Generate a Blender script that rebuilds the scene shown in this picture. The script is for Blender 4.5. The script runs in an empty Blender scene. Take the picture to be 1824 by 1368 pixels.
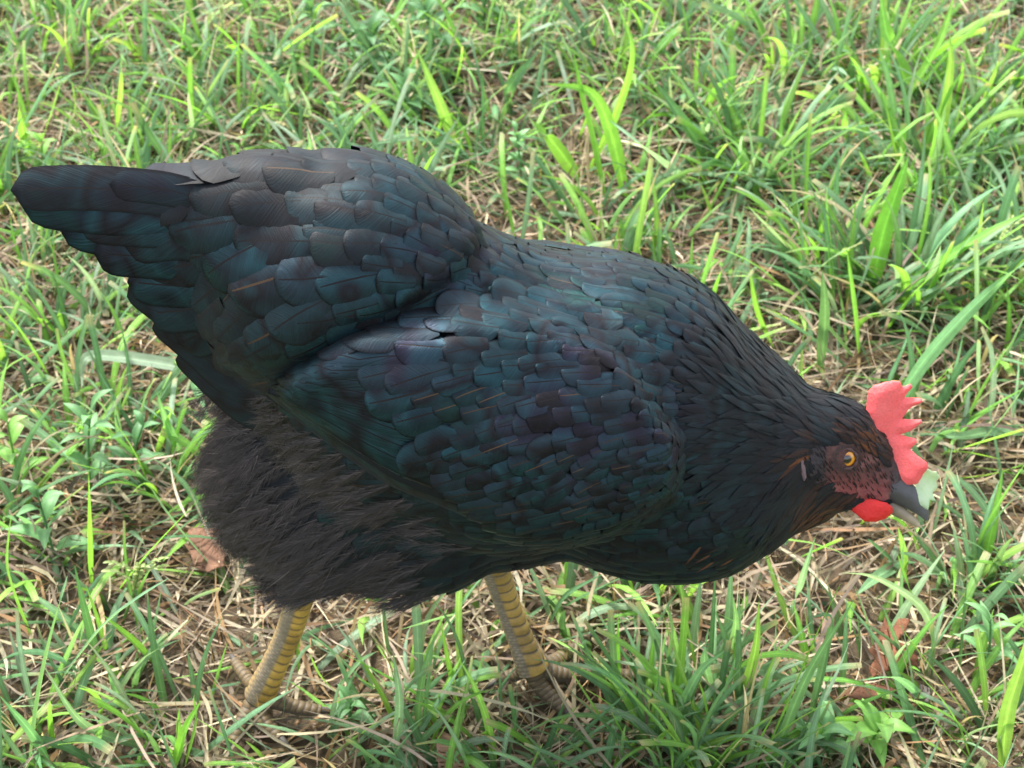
import bpy, math, random, heapq
import numpy as np
from mathutils import Matrix, Vector
rng = np.random.default_rng(11)
random.seed(4)
scene = bpy.context.scene

# ------------------------------------------------------------------ camera
DEP = math.radians(40.0); CD = 0.90; FPX = 2970.0; ZT = 0.261
RV = np.array([1.0, 0, 0]); UV_ = np.array([0, math.sin(DEP), math.cos(DEP)]); FV = np.array([0, math.cos(DEP), -math.sin(DEP)])
CAM = np.array([0, 0, ZT]) - FV * CD
cd = bpy.data.cameras.new('camera'); cam = bpy.data.objects.new('camera', cd)
scene.collection.objects.link(cam); scene.camera = cam
cam.location = CAM.tolist(); cam.rotation_euler = (math.pi / 2 - DEP, 0, 0)
cd.sensor_width = 36.0; cd.lens = 36.0 * FPX / 1824.0
cd.clip_start = 0.02; cd.clip_end = 500
cd.dof.use_dof = True; cd.dof.focus_distance = 0.83; cd.dof.aperture_fstop = 22.0

# ------------------------------------------------------------------ world + sun
SUN_EL = math.radians(58); SUN_AZ = math.radians(-35)   # azimuth from +Y towards +X
w = bpy.data.worlds.new('World'); scene.world = w; w.use_nodes = True
nt = w.node_tree; bg = nt.nodes['Background']
sky = nt.nodes.new('ShaderNodeTexSky'); sky.sky_type = 'NISHITA'; sky.sun_disc = False
sky.sun_elevation = SUN_EL; sky.sun_rotation = SUN_AZ; sky.dust_density = 3.0; sky.air_density = 1.0
hs = nt.nodes.new('ShaderNodeHueSaturation'); hs.inputs['Saturation'].default_value = 0.42
nt.links.new(sky.outputs[0], hs.inputs['Color']); nt.links.new(hs.outputs[0], bg.inputs['Color'])
bg.inputs['Strength'].default_value = 0.15
sl = bpy.data.lights.new('sun', 'SUN'); so = bpy.data.objects.new('sun', sl); scene.collection.objects.link(so)
sl.energy = 2.2; sl.angle = math.radians(10); sl.color = (1.0, 0.965, 0.9)
sd = Vector((math.sin(SUN_AZ) * math.cos(SUN_EL), math.cos(SUN_AZ) * math.cos(SUN_EL), math.sin(SUN_EL)))
so.rotation_euler = sd.to_track_quat('Z', 'Y').to_euler(); so.location = (0, 0, 5)
scene.view_settings.view_transform = 'Standard'; scene.view_settings.look = 'None'
scene.view_settings.exposure = 1.74; scene.view_settings.gamma = 1.0
scene.cycles.max_bounces = 8; scene.cycles.transmission_bounces = 4; scene.cycles.transparent_max_bounces = 6

# ------------------------------------------------------------------ picture <-> place helpers
def ray(px, py):
    px = np.asarray(px, float); py = np.asarray(py, float)
    return FV + ((px - 912) / FPX)[..., None] * RV + ((684 - py) / FPX)[..., None] * UV_
def at_y(px, py, Y=0.0):
    d = ray(px, py); t = (Y - CAM[1]) / d[..., 1]; return CAM + d * t[..., None]
def at_z(px, py, Z=0.0):
    d = ray(px, py); t = (Z - CAM[2]) / d[..., 2]; return CAM + d * t[..., None]
def proj(P):
    v = P - CAM; dz = v @ FV
    return np.stack([912 + FPX * (v @ RV) / dz, 684 - FPX * (v @ UV_) / dz], -1)
def projm(P):                       # the hen is the same on both sides: look the near side up
    Q = P.copy(); Q[..., 1] = -np.abs(Q[..., 1]); return proj(Q)
def mpp(P):                         # metres per photograph pixel at P
    return ((P - CAM) @ FV) / FPX
def nrm(v): return v / np.maximum(np.linalg.norm(v, axis=-1, keepdims=True), 1e-9)
def smooth(x, a, b):
    t = np.clip((x - a) / (b - a), 0, 1); return t * t * (3 - 2 * t)
def poly_sd(q, poly):               # signed distance in the plane, positive inside
    P = np.asarray(poly, float); q = np.asarray(q, float)
    d = np.full(q.shape[:-1], 1e18); s = np.zeros(q.shape[:-1], bool); n = len(P)
    for i in range(n):
        a = P[i]; b = P[(i + 1) % n]; e = b - a; w_ = q - a
        t = np.clip((w_ @ e) / (e @ e), 0, 1); d = np.minimum(d, ((w_ - t[..., None] * e) ** 2).sum(-1))
        c = ((a[1] > q[..., 1]) != (b[1] > q[..., 1]))
        with np.errstate(divide='ignore', invalid='ignore'):
            xx = (b[0] - a[0]) * (q[..., 1] - a[1]) / (b[1] - a[1]) + a[0]
        s ^= c & (q[..., 0] < xx)
    return np.where(s, 1, -1) * np.sqrt(d)

# cheap smooth noise
_tab = rng.random((64, 64, 64))
def vnoise(P, sc):
    p = np.asarray(P) * sc; i = np.floor(p).astype(int); f = p - i; f = f * f * (3 - 2 * f); r = 0
    for a in (0, 1):
        for b in (0, 1):
            for c in (0, 1):
                wt = (f[..., 0] if a else 1 - f[..., 0]) * (f[..., 1] if b else 1 - f[..., 1]) * (f[..., 2] if c else 1 - f[..., 2])
                r = r + wt * _tab[(i[..., 0] + a) % 64, (i[..., 1] + b) % 64, (i[..., 2] + c) % 64]
    return r * 2 - 1

# ------------------------------------------------------------------ mesh helpers
def link(o, parent=None):
    scene.collection.objects.link(o)
    if parent is not None: o.parent = parent
    return o
def mesh_obj(name, V, F, mats, parent=None, uv=None, col=None, mi=None, smooth_=True):
    """V (n,3); F list of index arrays (m,k); uv/col per vertex."""
    me = bpy.data.meshes.new(name)
    Fs = [np.asarray(f) for f in (F if isinstance(F, list) else [F]) if len(f)]
    loops = np.concatenate([f.ravel() for f in Fs]); cnt = np.concatenate([np.full(len(f), f.shape[1]) for f in Fs])
    me.vertices.add(len(V)); me.vertices.foreach_set('co', np.asarray(V, np.float32).ravel())
    me.loops.add(len(loops)); me.loops.foreach_set('vertex_index', loops.astype(np.int32))
    me.polygons.add(len(cnt)); st = np.concatenate([[0], np.cumsum(cnt)[:-1]])
    me.polygons.foreach_set('loop_start', st.astype(np.int32)); me.polygons.foreach_set('loop_total', cnt.astype(np.int32))
    me.polygons.foreach_set('use_smooth', np.full(len(cnt), smooth_))
    if mi is not None: me.polygons.foreach_set('material_index', np.asarray(mi, np.int32))
    me.update(calc_edges=True)
    if uv is not None:
        l = me.uv_layers.new(name='UVMap'); l.data.foreach_set('uv', np.asarray(uv, np.float32)[loops].ravel())
    if col is not None:
        a = me.color_attributes.new('fc', 'FLOAT_COLOR', 'POINT'); a.data.foreach_set('color', np.asarray(col, np.float32).ravel())
    for m in (mats if isinstance(mats, list) else [mats]): me.materials.append(m)
    o = bpy.data.objects.new(name, me); return link(o, parent)
def tag(o, label=None, cat=None, group=None, kind=None):
    if label: o['label'] = label
    if cat: o['category'] = cat
    if group: o['group'] = group
    if kind: o['kind'] = kind
    return o
class Acc:                          # collects pieces that make ONE mesh
    def __init__(s): s.V = []; s.F = {}; s.U = []; s.C = []; s.n = 0; s.M = {}
    def add(s, V, F, U=None, C=None, m=0):
        V = np.asarray(V).reshape(-1, 3)
        for f in (F if isinstance(F, list) else [F]):
            f = np.asarray(f)
            if len(f): s.F.setdefault(f.shape[1], []).append(f + s.n); s.M.setdefault(f.shape[1], []).append(np.full(len(f), m))
        s.V.append(V); s.U.append(np.zeros((len(V), 2)) if U is None else np.asarray(U).reshape(-1, 2))
        s.C.append(np.zeros((len(V), 4)) if C is None else np.broadcast_to(np.asarray(C).reshape(-1, 4), (len(V), 4)))
        s.n += len(V)
    def build(s, name, mats, parent=None, **k):
        ks = sorted(s.F)
        return mesh_obj(name, np.concatenate(s.V), [np.concatenate(s.F[i]) for i in ks], mats, parent,
                        np.concatenate(s.U), np.concatenate(s.C), np.concatenate([np.concatenate(s.M[i]) for i in ks]), **k)
def strip_faces(N, R, Cn):          # N grids of R x Cn verts -> quads
    b = (np.arange(R - 1)[:, None] * Cn + np.arange(Cn - 1)[None]).ravel()
    q = np.stack([b, b + 1, b + Cn + 1, b + Cn], -1)
    return (np.arange(N)[:, None, None] * (R * Cn) + q[None]).reshape(-1, 4)
def surface_nets(f, lo, hi, h):
    lo = np.asarray(lo, float); n = np.ceil((np.asarray(hi) - lo) / h).astype(int) + 1
    g = np.stack(np.meshgrid(*[lo[i] + h * np.arange(n[i]) for i in range(3)], indexing='ij'), -1)
    D = f(g.reshape(-1, 3)).reshape(n); S = D < 0
    m = n - 1; pos = np.zeros((*m, 3)); cnt = np.zeros(m)
    C = [(a, b, c) for a in (0, 1) for b in (0, 1) for c in (0, 1)]
    sl_ = lambda A, c: A[c[0]:c[0] + m[0], c[1]:c[1] + m[1], c[2]:c[2] + m[2]]
    for c in C:
        for ax in range(3):
            if c[ax]: continue
            d = list(c); d[ax] = 1
            A = sl_(D, c); B = sl_(D, d); X = sl_(S, c) != sl_(S, d)
            t = np.where(X, A / np.where(X, A - B, 1), 0)
            p = np.zeros((*m, 3)); p[...] = c; p[..., ax] = t
            pos += p * X[..., None]; cnt += X
    act = cnt > 0; idx = -np.ones(m, int); idx[act] = np.arange(act.sum())
    V = (np.argwhere(act) + pos[act] / cnt[act][:, None]) * h + lo
    Q = []
    for ax in range(3):
        a1, a2 = (ax + 1) % 3, (ax + 2) % 3
        s0 = [slice(None)] * 3; s1 = [slice(None)] * 3; s0[ax] = slice(0, n[ax] - 1); s1[ax] = slice(1, n[ax])
        X = S[tuple(s0)] != S[tuple(s1)]; e = np.argwhere(X)
        ok = (e[:, a1] > 0) & (e[:, a2] > 0) & (e[:, a1] < m[a1]) & (e[:, a2] < m[a2]) & (e[:, ax] < m[ax]); e = e[ok]
        fl = S[tuple(s0)][tuple(e.T)]
        o1 = np.zeros(3, int); o1[a1] = 1; o2 = np.zeros(3, int); o2[a2] = 1
        g_ = lambda q: idx[tuple(q.T)]
        q = np.stack([g_(e - o1 - o2), g_(e - o2), g_(e), g_(e - o1)], -1)
        q[~fl] = q[~fl][:, ::-1]; Q.append(q[(q >= 0).all(1)])
    return V, np.concatenate(Q)

# ------------------------------------------------------------------ materials
def mat(name):
    m = bpy.data.materials.new(name); m.use_nodes = True; t = m.node_tree; b = t.nodes['Principled BSDF']
    return m, t, b, t.nodes, t.links
def math_(t, op, a, b=None, clamp=False):
    n = t.nodes.new('ShaderNodeMath'); n.operation = op; n.use_clamp = clamp
    for i, v in enumerate((a, b)):
        if v is None: continue
        if isinstance(v, (int, float)): n.inputs[i].default_value = v
        else: t.links.new(v, n.inputs[i])
    return n.outputs[0]
def mix_(t, f, a, b, mode='MIX'):
    n = t.nodes.new('ShaderNodeMix'); n.data_type = 'RGBA'; n.blend_type = mode
    for s, v in ((n.inputs[0], f), (n.inputs[6], a), (n.inputs[7], b)):
        if isinstance(v, (int, float)): s.default_value = v
        elif isinstance(v, tuple): s.default_value = (*v, 1) if len(v) == 3 else v
        else: t.links.new(v, s)
    return n.outputs[2]
def noise_(t, scale, vec=None, det=4, rough=.6):
    n = t.nodes.new('ShaderNodeTexNoise'); n.inputs['Scale'].default_value = scale; n.inputs['Detail'].default_value = det
    n.inputs['Roughness'].default_value = rough
    if vec is not None: t.links.new(vec, n.inputs['Vector'])
    return n.outputs[0]
def ramp_(t, v, stops):
    n = t.nodes.new('ShaderNodeValToRGB'); e = n.color_ramp.elements
    while len(e) < len(stops): e.new(.5)
    for k, (p, c) in enumerate(stops): e[k].position = p; e[k].color = (*c, 1)
    t.links.new(v, n.inputs[0]); return n.outputs[0]
def bump_(t, b, h, dist, s=1.0):
    n = t.nodes.new('ShaderNodeBump'); n.inputs['Distance'].default_value = dist; n.inputs['Strength'].default_value = s
    t.links.new(h, n.inputs['Height']); t.links.new(n.outputs[0], b.inputs['Normal'])

def feather_mat(name, gloss=1.0, rough=.40):
    m, t, b, N, L = mat(name)
    at = N.new('ShaderNodeAttribute'); at.attribute_name = 'fc'
    sp = N.new('ShaderNodeSeparateColor'); L.new(at.outputs['Color'], sp.inputs[0])
    r, orange, sheen = sp.outputs; tan = at.outputs['Alpha']
    uv = N.new('ShaderNodeUVMap'); sx = N.new('ShaderNodeSeparateXYZ'); L.new(uv.outputs[0], sx.inputs[0]); s, v = sx.outputs[0], sx.outputs[1]
    tc = N.new('ShaderNodeTexCoord')
    big = noise_(t, 22, tc.outputs['Object'], 2)
    hue = math_(t, 'ADD', math_(t, 'MULTIPLY', r, .34), math_(t, 'MULTIPLY', math_(t, 'SUBTRACT', big, .28), 1.6), True)
    col = ramp_(t, hue, [(0, (.010, .013, .017)), (.15, (.011, .040, .040)), (.30, (.011, .018, .026)), (.45, (.018, .053, .066)),
                         (.58, (.014, .014, .018)), (.72, (.022, .046, .062)), (.86, (.024, .023, .038)), (1, (.012, .011, .013))])
    # barbs: fine streaks that run out from the shaft towards the tip
    sa = math_(t, 'ABSOLUTE', s)
    bc = math_(t, 'SUBTRACT', math_(t, 'MULTIPLY', v, 46), math_(t, 'MULTIPLY', sa, 13))
    orange = math_(t, 'MULTIPLY', orange, math_(t, 'SUBTRACT', 1.0, math_(t, 'POWER', sa, .7)), True)
    cb = N.new('ShaderNodeCombineXYZ'); L.new(bc, cb.inputs[0]); L.new(math_(t, 'MULTIPLY', r, 37), cb.inputs[1]); L.new(math_(t, 'MULTIPLY', s, .6), cb.inputs[2])
    barb = noise_(t, 1.0, cb.outputs[0], 2)
    k = math_(t, 'ADD', .55, math_(t, 'MULTIPLY', barb, .9))
    vm = N.new('ShaderNodeVectorMath'); vm.operation = 'SCALE'; L.new(col, vm.inputs[0]); L.new(k, vm.inputs['Scale'])
    col = mix_(t, sheen, (.0075, .0068, .0078), vm.outputs[0])
    # dark edge
    edge = math_(t, 'MAXIMUM', math_(t, 'MULTIPLY', math_(t, 'SUBTRACT', sa, .84), 7, True), math_(t, 'MULTIPLY', math_(t, 'SUBTRACT', v, .945), 22, True), True)
    edge.node.use_clamp = True
    ec = N.new('ShaderNodeClamp'); L.new(edge, ec.inputs[0])
    col = mix_(t, math_(t, 'MULTIPLY', ec.outputs[0], .8), col, (.005, .0045, .005))
    oc = mix_(t, barb, (.07, .022, .008), (.32, .10, .022))
    col = mix_(t, orange, col, oc)
    # shaft
    shaft = math_(t, 'LESS_THAN', sa, .032)
    shc = mix_(t, tan, (.012, .011, .012), (.17, .095, .045))
    col = mix_(t, math_(t, 'MULTIPLY', shaft, math_(t, 'LESS_THAN', v, .93)), col, shc)
    L.new(col, b.inputs['Base Color'])
    met = math_(t, 'MULTIPLY', math_(t, 'MULTIPLY', sheen, .8 * gloss), math_(t, 'SUBTRACT', 1.0, orange))
    L.new(met, b.inputs['Metallic'])
    L.new(math_(t, 'ADD', math_(t, 'ADD', rough, math_(t, 'MULTIPLY', math_(t, 'SUBTRACT', 1.0, sheen), .22)), math_(t, 'MULTIPLY', math_(t, 'SUBTRACT', barb, .5), .25)), b.inputs['Roughness'])
    b.inputs['Specular IOR Level'].default_value = .22
    b.inputs['Sheen Weight'].default_value = .03; b.inputs['Sheen Roughness'].default_value = .4
    bump_(t, b, barb, .0004, .55)
    return m
M_FEATH = feather_mat('glossy_black_feathers')
M_SOFT = feather_mat('soft_black_feathers', .6, .55)
def attr_mat(name, rough=.6, transl=0.0, var=.35, bumpd=0, bs=200, spec=.3, sss=0):
    m, t, b, N, L = mat(name)
    at = N.new('ShaderNodeAttribute'); at.attribute_name = 'fc'; tc = N.new('ShaderNodeTexCoord')
    nz = noise_(t, bs, tc.outputs['Object'], 3)
    vm = N.new('ShaderNodeVectorMath'); vm.operation = 'SCALE'; L.new(at.outputs['Color'], vm.inputs[0])
    L.new(math_(t, 'ADD', 1 - var, math_(t, 'MULTIPLY', nz, var * 2)), vm.inputs['Scale'])
    c = vm.outputs[0]
    L.new(c, b.inputs['Base Color']); b.inputs['Roughness'].default_value = rough; b.inputs['Specular IOR Level'].default_value = spec
    if bumpd: bump_(t, b, nz, bumpd)
    if sss:
        b.inputs['Subsurface Weight'].default_value = sss; b.inputs['Subsurface Radius'].default_value = (1, .25, .12); b.inputs['Subsurface Scale'].default_value = .004
    if transl:
        tr = N.new('ShaderNodeBsdfTranslucent'); mx = N.new('ShaderNodeMixShader'); mx.inputs[0].default_value = transl
        vs = N.new('ShaderNodeVectorMath'); vs.operation = 'MULTIPLY'; vs.inputs[1].default_value = (1.45, 1.4, .85); L.new(c, vs.inputs[0])
        L.new(vs.outputs[0], tr.inputs[0]); L.new(b.outputs[0], mx.inputs[1]); L.new(tr.outputs[0], mx.inputs[2])
        L.new(mx.outputs[0], N['Material Output'].inputs[0])
    return m
def blade_mat():
    m = attr_mat('grass_blade', .36, .42, .3, 0, 90, .45)
    t = m.node_tree; N = t.nodes; L = t.links; b = N['Principled BSDF']
    uv = N.new('ShaderNodeUVMap'); sx = N.new('ShaderNodeSeparateXYZ'); L.new(uv.outputs[0], sx.inputs[0])
    wv = N.new('ShaderNodeTexNoise'); cb = N.new('ShaderNodeCombineXYZ')
    L.new(math_(t, 'MULTIPLY', sx.outputs[0], 5.0), cb.inputs[0]); L.new(math_(t, 'MULTIPLY', sx.outputs[1], .8), cb.inputs[1]); L.new(cb.outputs[0], wv.inputs['Vector'])
    src = [l for l in t.links if l.to_node == b and l.to_socket.name == 'Base Color'][0].from_socket
    dst = [l.to_socket for l in t.links if l.from_socket == src]
    pos = N.new('ShaderNodeTexCoord'); blot = noise_(t, 340, pos.outputs['Object'], 2)
    k = math_(t, 'MULTIPLY', math_(t, 'ADD', .72, math_(t, 'MULTIPLY', wv.outputs[0], .56)), math_(t, 'ADD', .85, math_(t, 'MULTIPLY', blot, .3)))
    rib = math_(t, 'LESS_THAN', math_(t, 'ABSOLUTE', sx.outputs[0]), .09); k = math_(t, 'MULTIPLY', k, math_(t, 'ADD', 1.0, math_(t, 'MULTIPLY', rib, .30)))
    sc_ = N.new('ShaderNodeVectorMath'); sc_.operation = 'SCALE'; L.new(src, sc_.inputs[0]); L.new(k, sc_.inputs['Scale'])
    for d_ in dst: L.new(sc_.outputs[0], d_)
    wv.inputs['Scale'].default_value = 1.6; wv.inputs['Detail'].default_value = 1
    bump_(t, b, wv.outputs[0], .0012, .6)
    return m
M_BLADE = blade_mat()
M_STRAW = attr_mat('dry_straw', .7, .2, .35, 0, 120, .2)
M_WEED = attr_mat('weed_leaf', .5, .3, .25, 0, 160, .35)
M_DEAD = attr_mat('dead_leaf', .75, .12, .5, .0008, 140, .15)
M_LEG = attr_mat('leg_scales', .55, 0, .25, .00015, 900, .35)
M_FACE = attr_mat('face_skin', .6, 0, .55, .0007, 520, .3, .2)
M_COMB = attr_mat('comb_flesh', .5, 0, .22, .0006, 760, .35, .25)
M_UNDER = attr_mat('under_plumage', .8, 0, .3, 0, 200, .1)
M_FLUFF = attr_mat('fluff', .55, 0, .3, 0, 200, .35)
M_HORN = attr_mat('beak_horn', .38, 0, .3, .0001, 300, .5)
M_FOOD = attr_mat('pale_leaf_scrap', .5, .25, .12, .0004, 250, .35, .0)

def soil_mat():
    m, t, b, N, L = mat('soil'); tc = N.new('ShaderNodeTexCoord')
    a = noise_(t, 18, tc.outputs['Object'], 8, .7); c = noise_(t, 160, tc.outputs['Object'], 4, .7); g = noise_(t, 1.3, tc.outputs['Object'], 5)
    geo = N.new('ShaderNodeNewGeometry'); ln = N.new('ShaderNodeVectorMath'); ln.operation = 'LENGTH'; L.new(geo.outputs['Position'], ln.inputs[0])
    far = math_(t, 'MULTIPLY', math_(t, 'SUBTRACT', ln.outputs['Value'], 2.2), .6, True)
    near = mix_(t, a, (.022, .016, .012), (.085, .062, .042)); near = mix_(t, math_(t, 'MULTIPLY', c, .6), near, (.17, .13, .085))
    fc = mix_(t, g, (.07, .14, .03), (.16, .19, .06))
    L.new(mix_(t, far, near, mix_(t, c, fc, (.22, .2, .1))), b.inputs['Base Color'])
    b.inputs['Roughness'].default_value = .95; b.inputs['Specular IOR Level'].default_value = .1
    bump_(t, b, c, .004, .8); return m

# ------------------------------------------------------------------ the hen's volume
def prims(rows, ysc_comp=True):
    out = []
    for ch in rows:
        pts = []
        for (px, py, r, ys, Y) in ch:
            p = at_y(px, py, Y); k = math.sqrt((ys * math.sin(DEP)) ** 2 + math.cos(DEP) ** 2)
            pts.append((p, r * mpp(p) / (k ** .7), ys))
        out.append(pts)
    return out
BODY = prims([
    [(1203, 806, 240, .86, 0), (1078, 708, 256, .9, 0), (905, 712, 274, .95, 0), (760, 665, 262, .95, 0)],
    [(760, 650, 258, .9, 0), (615, 520, 224, .78, 0), (495, 432, 136, .6, 0), (370, 405, 78, .42, 0), (250, 400, 60, .25, 0)],
    [(600, 530, 200, .75, 0), (490, 560, 140, .62, 0), (440, 640, 74, .5, 0)],
    [(566, 840, 172, .9, 0), (640, 870, 172, .95, 0), (748, 866, 190, .95, 0), (880, 874, 140, .9, 0)],
    [(880, 856, 148, .8, 0), (1030, 852, 146, .8, 0), (1150, 880, 140, .8, 0)],
    [(600, 930, 110, .7, -.032), (552, 1000, 56, .8, -.028)],
    [(860, 930, 104, .7, .032), (878, 970, 54, .8, .03)],
    [(1200, 800, 228, .8, 0), (1308, 822, 160, .72, -.004), (1395, 826, 128, .66, -.008), (1456, 786, 68, .66, -.010)],
])
def sdf_ch(P, chains, k):
    d = None
    for pts in chains:
        dc = None
        for i in range(max(1, len(pts) - 1)):
            a, ra, ya = pts[i]; b, rb, yb = pts[min(i + 1, len(pts) - 1)]
            e = b - a; w_ = P - a; t = np.clip((w_ @ e) / max(e @ e, 1e-12), 0, 1)
            q = w_ - t[:, None] * e; ys = ya + (yb - ya) * t; r = ra + (rb - ra) * t
            q = q.copy(); q[:, 1] /= ys
            l = np.linalg.norm(q, axis=1)
            # first-order distance of an ellipsoid
            g = q.copy(); g[:, 1] /= ys
            di = (l - r) * l / np.maximum(np.linalg.norm(g, axis=1), 1e-9)
            if dc is None: dc = di
            else:
                h = np.clip(.5 + .5 * (dc - di) / .002, 0, 1); dc = dc * (1 - h) + di * h - .002 * h * (1 - h)
        if d is None: d = dc
        else:
            h = np.clip(.5 + .5 * (d - dc) / k, 0, 1); d = d * (1 - h) + dc * h - k * h * (1 - h)
    return d
WING = [(1208, 830), (1195, 880), (1150, 918), (1080, 950), (1000, 968), (930, 965), (860, 942), (790, 906), (700, 872), (640, 838), (580, 792),
        (530, 752), (490, 726), (462, 702), (500, 672), (560, 640), (620, 605), (680, 580), (740, 560), (800, 545), (900, 530), (1000, 540), (1100, 600), (1175, 700), (1205, 790)]
SADDLE = [(885, 392), (835, 470), (760, 535), (680, 575), (600, 605), (545, 645), (480, 662), (430, 655), (400, 660), (330, 560), (270, 480), (240, 300), (560, 200), (800, 260)]
def wing_h(P): 
    q = projm(P); ww = 30 + 55 * smooth(q[:, 0], 1040, 1180) * smooth(-q[:, 1], -800, -700) + 45 * smooth(-q[:, 1], -690, -600) * smooth(q[:, 0], 640, 760)
    return .0125 * smooth(poly_sd(q, WING), -4, ww) * np.where(P[..., 1] > 0, smooth(q[..., 1], 700, 800), 1.0)
def sad_h(P): return .007 * smooth(poly_sd(projm(P), SADDLE), -8, 30)
_lump = lambda P: .0016 * vnoise(P + 5, 24)
def sdf_body(P): return sdf_ch(P, BODY, .012) - _lump(P)
def sdf_b(P): return sdf_body(P) - sad_h(P)
def sdf_w(P): return sdf_body(P) - wing_h(P)
# head frame: its side turned up towards the camera
cdir = -FV
LH = nrm(cdir * math.cos(math.radians(14)) - UV_ * math.sin(math.radians(14)))
ang = math.radians(-42); fh = math.cos(ang) * RV + math.sin(ang) * UV_; FH = nrm(fh - LH * (fh @ LH)); UH = np.cross(LH, FH); UH = UH if UH @ UV_ > 0 else -UH
H0 = at_y(1490, 790, -.012)
def hp(px, py, l=0.0):
    d = ray(px, py); t = ((H0 - CAM) @ LH) / (d @ LH); return CAM + d * t[..., None] + LH * l if np.ndim(px) else CAM + d * t + LH * l
HPX = mpp(H0)
HEAD = [[(1458, 780, 70, .66), (1490, 786, 68, .60), (1532, 808, 50, .56)], [(1475, 830, 58, .66), (1505, 845, 46, .60), (1548, 862, 33, .55), (1576, 872, 24, .55)],
        [(1540, 815, 40, .52), (1578, 848, 28, .52)], [(1500, 872, 22, .9), (1560, 884, 14, .9)]]
def sdf_head(P):
    w_ = P - H0; l = w_ @ LH; x = w_ @ FH; y = w_ @ UH; d = None
    for ch in HEAD:
        for i in range(len(ch) - 1):
            pa, pb = ch[i], ch[i + 1]
            A = hp(pa[0], pa[1]) - H0; B = hp(pb[0], pb[1]) - H0
            a = np.array([A @ FH, A @ UH]); b = np.array([B @ FH, B @ UH]); e = b - a
            q = np.stack([x, y], -1) - a; t = np.clip(q @ e / (e @ e), 0, 1); q = q - t[:, None] * e
            s = pa[3] + (pb[3] - pa[3]) * t; r = (pa[2] + (pb[2] - pa[2]) * t) * HPX
            ln = np.sqrt((q ** 2).sum(1) + (l / s) ** 2); g = np.sqrt((q ** 2).sum(1) + (l / s / s) ** 2)
            di = (ln - r) * ln / np.maximum(g, 1e-9)
            if d is None: d = di
            else:
                k = .006; h = np.clip(.5 + .5 * (d - di) / k, 0, 1); d = d * (1 - h) + di * h - k * h * (1 - h)
    # eye socket
    for sgn in (1, -1):
        c = hp(1508, 817) + LH * sgn * .0165
        d = np.maximum(d, -(np.linalg.norm(P - c, axis=1) - .0066)) if False else d
    return d - .0005 * vnoise(P, 420)
def sdf_all(P):
    a = sdf_b(P); b = sdf_head(P); k = .012
    h = np.clip(.5 + .5 * (a - b) / k, 0, 1); return a * (1 - h) + b * h - k * h * (1 - h)
def sdf_plain(P):
    a = sdf_body(P); b = sdf_head(P); k = .012
    h = np.clip(.5 + .5 * (a - b) / k, 0, 1); return a * (1 - h) + b * h - k * h * (1 - h)
def grad(f, P, e=.0015):
    n = len(P); Q = np.concatenate([P + np.array(v) * e for v in ((1, 0, 0), (-1, 0, 0), (0, 1, 0), (0, -1, 0), (0, 0, 1), (0, 0, -1))])
    d = f(Q).reshape(6, n); return np.stack([d[0] - d[1], d[2] - d[3], d[4] - d[5]], -1) / (2 * e)
def onto(f, P, it=3):
    for _ in range(it):
        g = grad(f, P); P = P - g * (f(P) / np.maximum((g ** 2).sum(1), .2))[:, None]
    return P, nrm(grad(f, P))

# ------------------------------------------------------------------ feathers
S_COLS = np.array([-1, -.6, 0, .6, 1.0])
def fprofile(t, kind):
    a = np.clip(t / .35, 0, 1) ** .6
    if kind == 'round': tip = np.sqrt(np.clip(1 - (np.clip(t - .58, 0, 1) / .42) ** 2.1, 0, 1))
    elif kind == 'long': tip = np.sqrt(np.clip(1 - (np.clip(t - .86, 0, 1) / .14) ** 2.2, 0, 1))
    else: tip = np.clip(1 - np.clip(t - .30, 0, 1) / .70, 0, 1) ** .8
    return (.35 + .65 * a) * np.maximum(tip, .03)
def feathers(acc, C, Nn, W, h0, tilt, L, attr, kind='round', curv=.28, roll=0.0, surf=None, tipc=0.0):
    """C (n,R,3) shaft points, Nn (n,R,3) normals, W half width, lift grows along the feather."""
    n, R, _ = C.shape
    ts = np.linspace(0, 1, R) if kind != 'round' else TR
    T = np.gradient(C, axis=1); T = nrm(T); B = nrm(np.cross(Nn, T))
    w_ = W[:, None] * fprofile(ts, kind)[None]
    s = S_COLS
    V = C[:, :, None, :] + B[:, :, None, :] * (w_[..., None] * s)[..., None]
    lift = h0[:, None] + L[:, None] * (tilt[:, None] * ts[None] - tipc * ts[None] ** 4)
    cv = -curv * W[:, None, None] * (s ** 2)[None, None] * (w_ / W[:, None])[..., None] + roll[:, None, None] * (w_[..., None] * s) if np.ndim(roll) else -curv * W[:, None, None] * (s ** 2)[None, None] * (w_ / W[:, None])[..., None]
    if surf is not None:
        fl = V.reshape(-1, 3); d = surf(fl); V = V - Nn[:, :, None, :] * np.clip(d, -.01, .01).reshape(n, R, 5)[..., None]
    V = V + Nn[:, :, None, :] * (lift[:, :, None] + cv)[..., None]
    F = strip_faces(n, R, 5)
    U = np.zeros((n, R, 5, 2)); U[..., 0] = s; U[..., 1] = ts[None, :, None]
    acc.add(V, F, U, np.repeat(attr[:, None, :], R * 5, 1))
TR = np.array([0, .3, .5, .64, .76, .86, .93, .98, 1.0])

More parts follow.
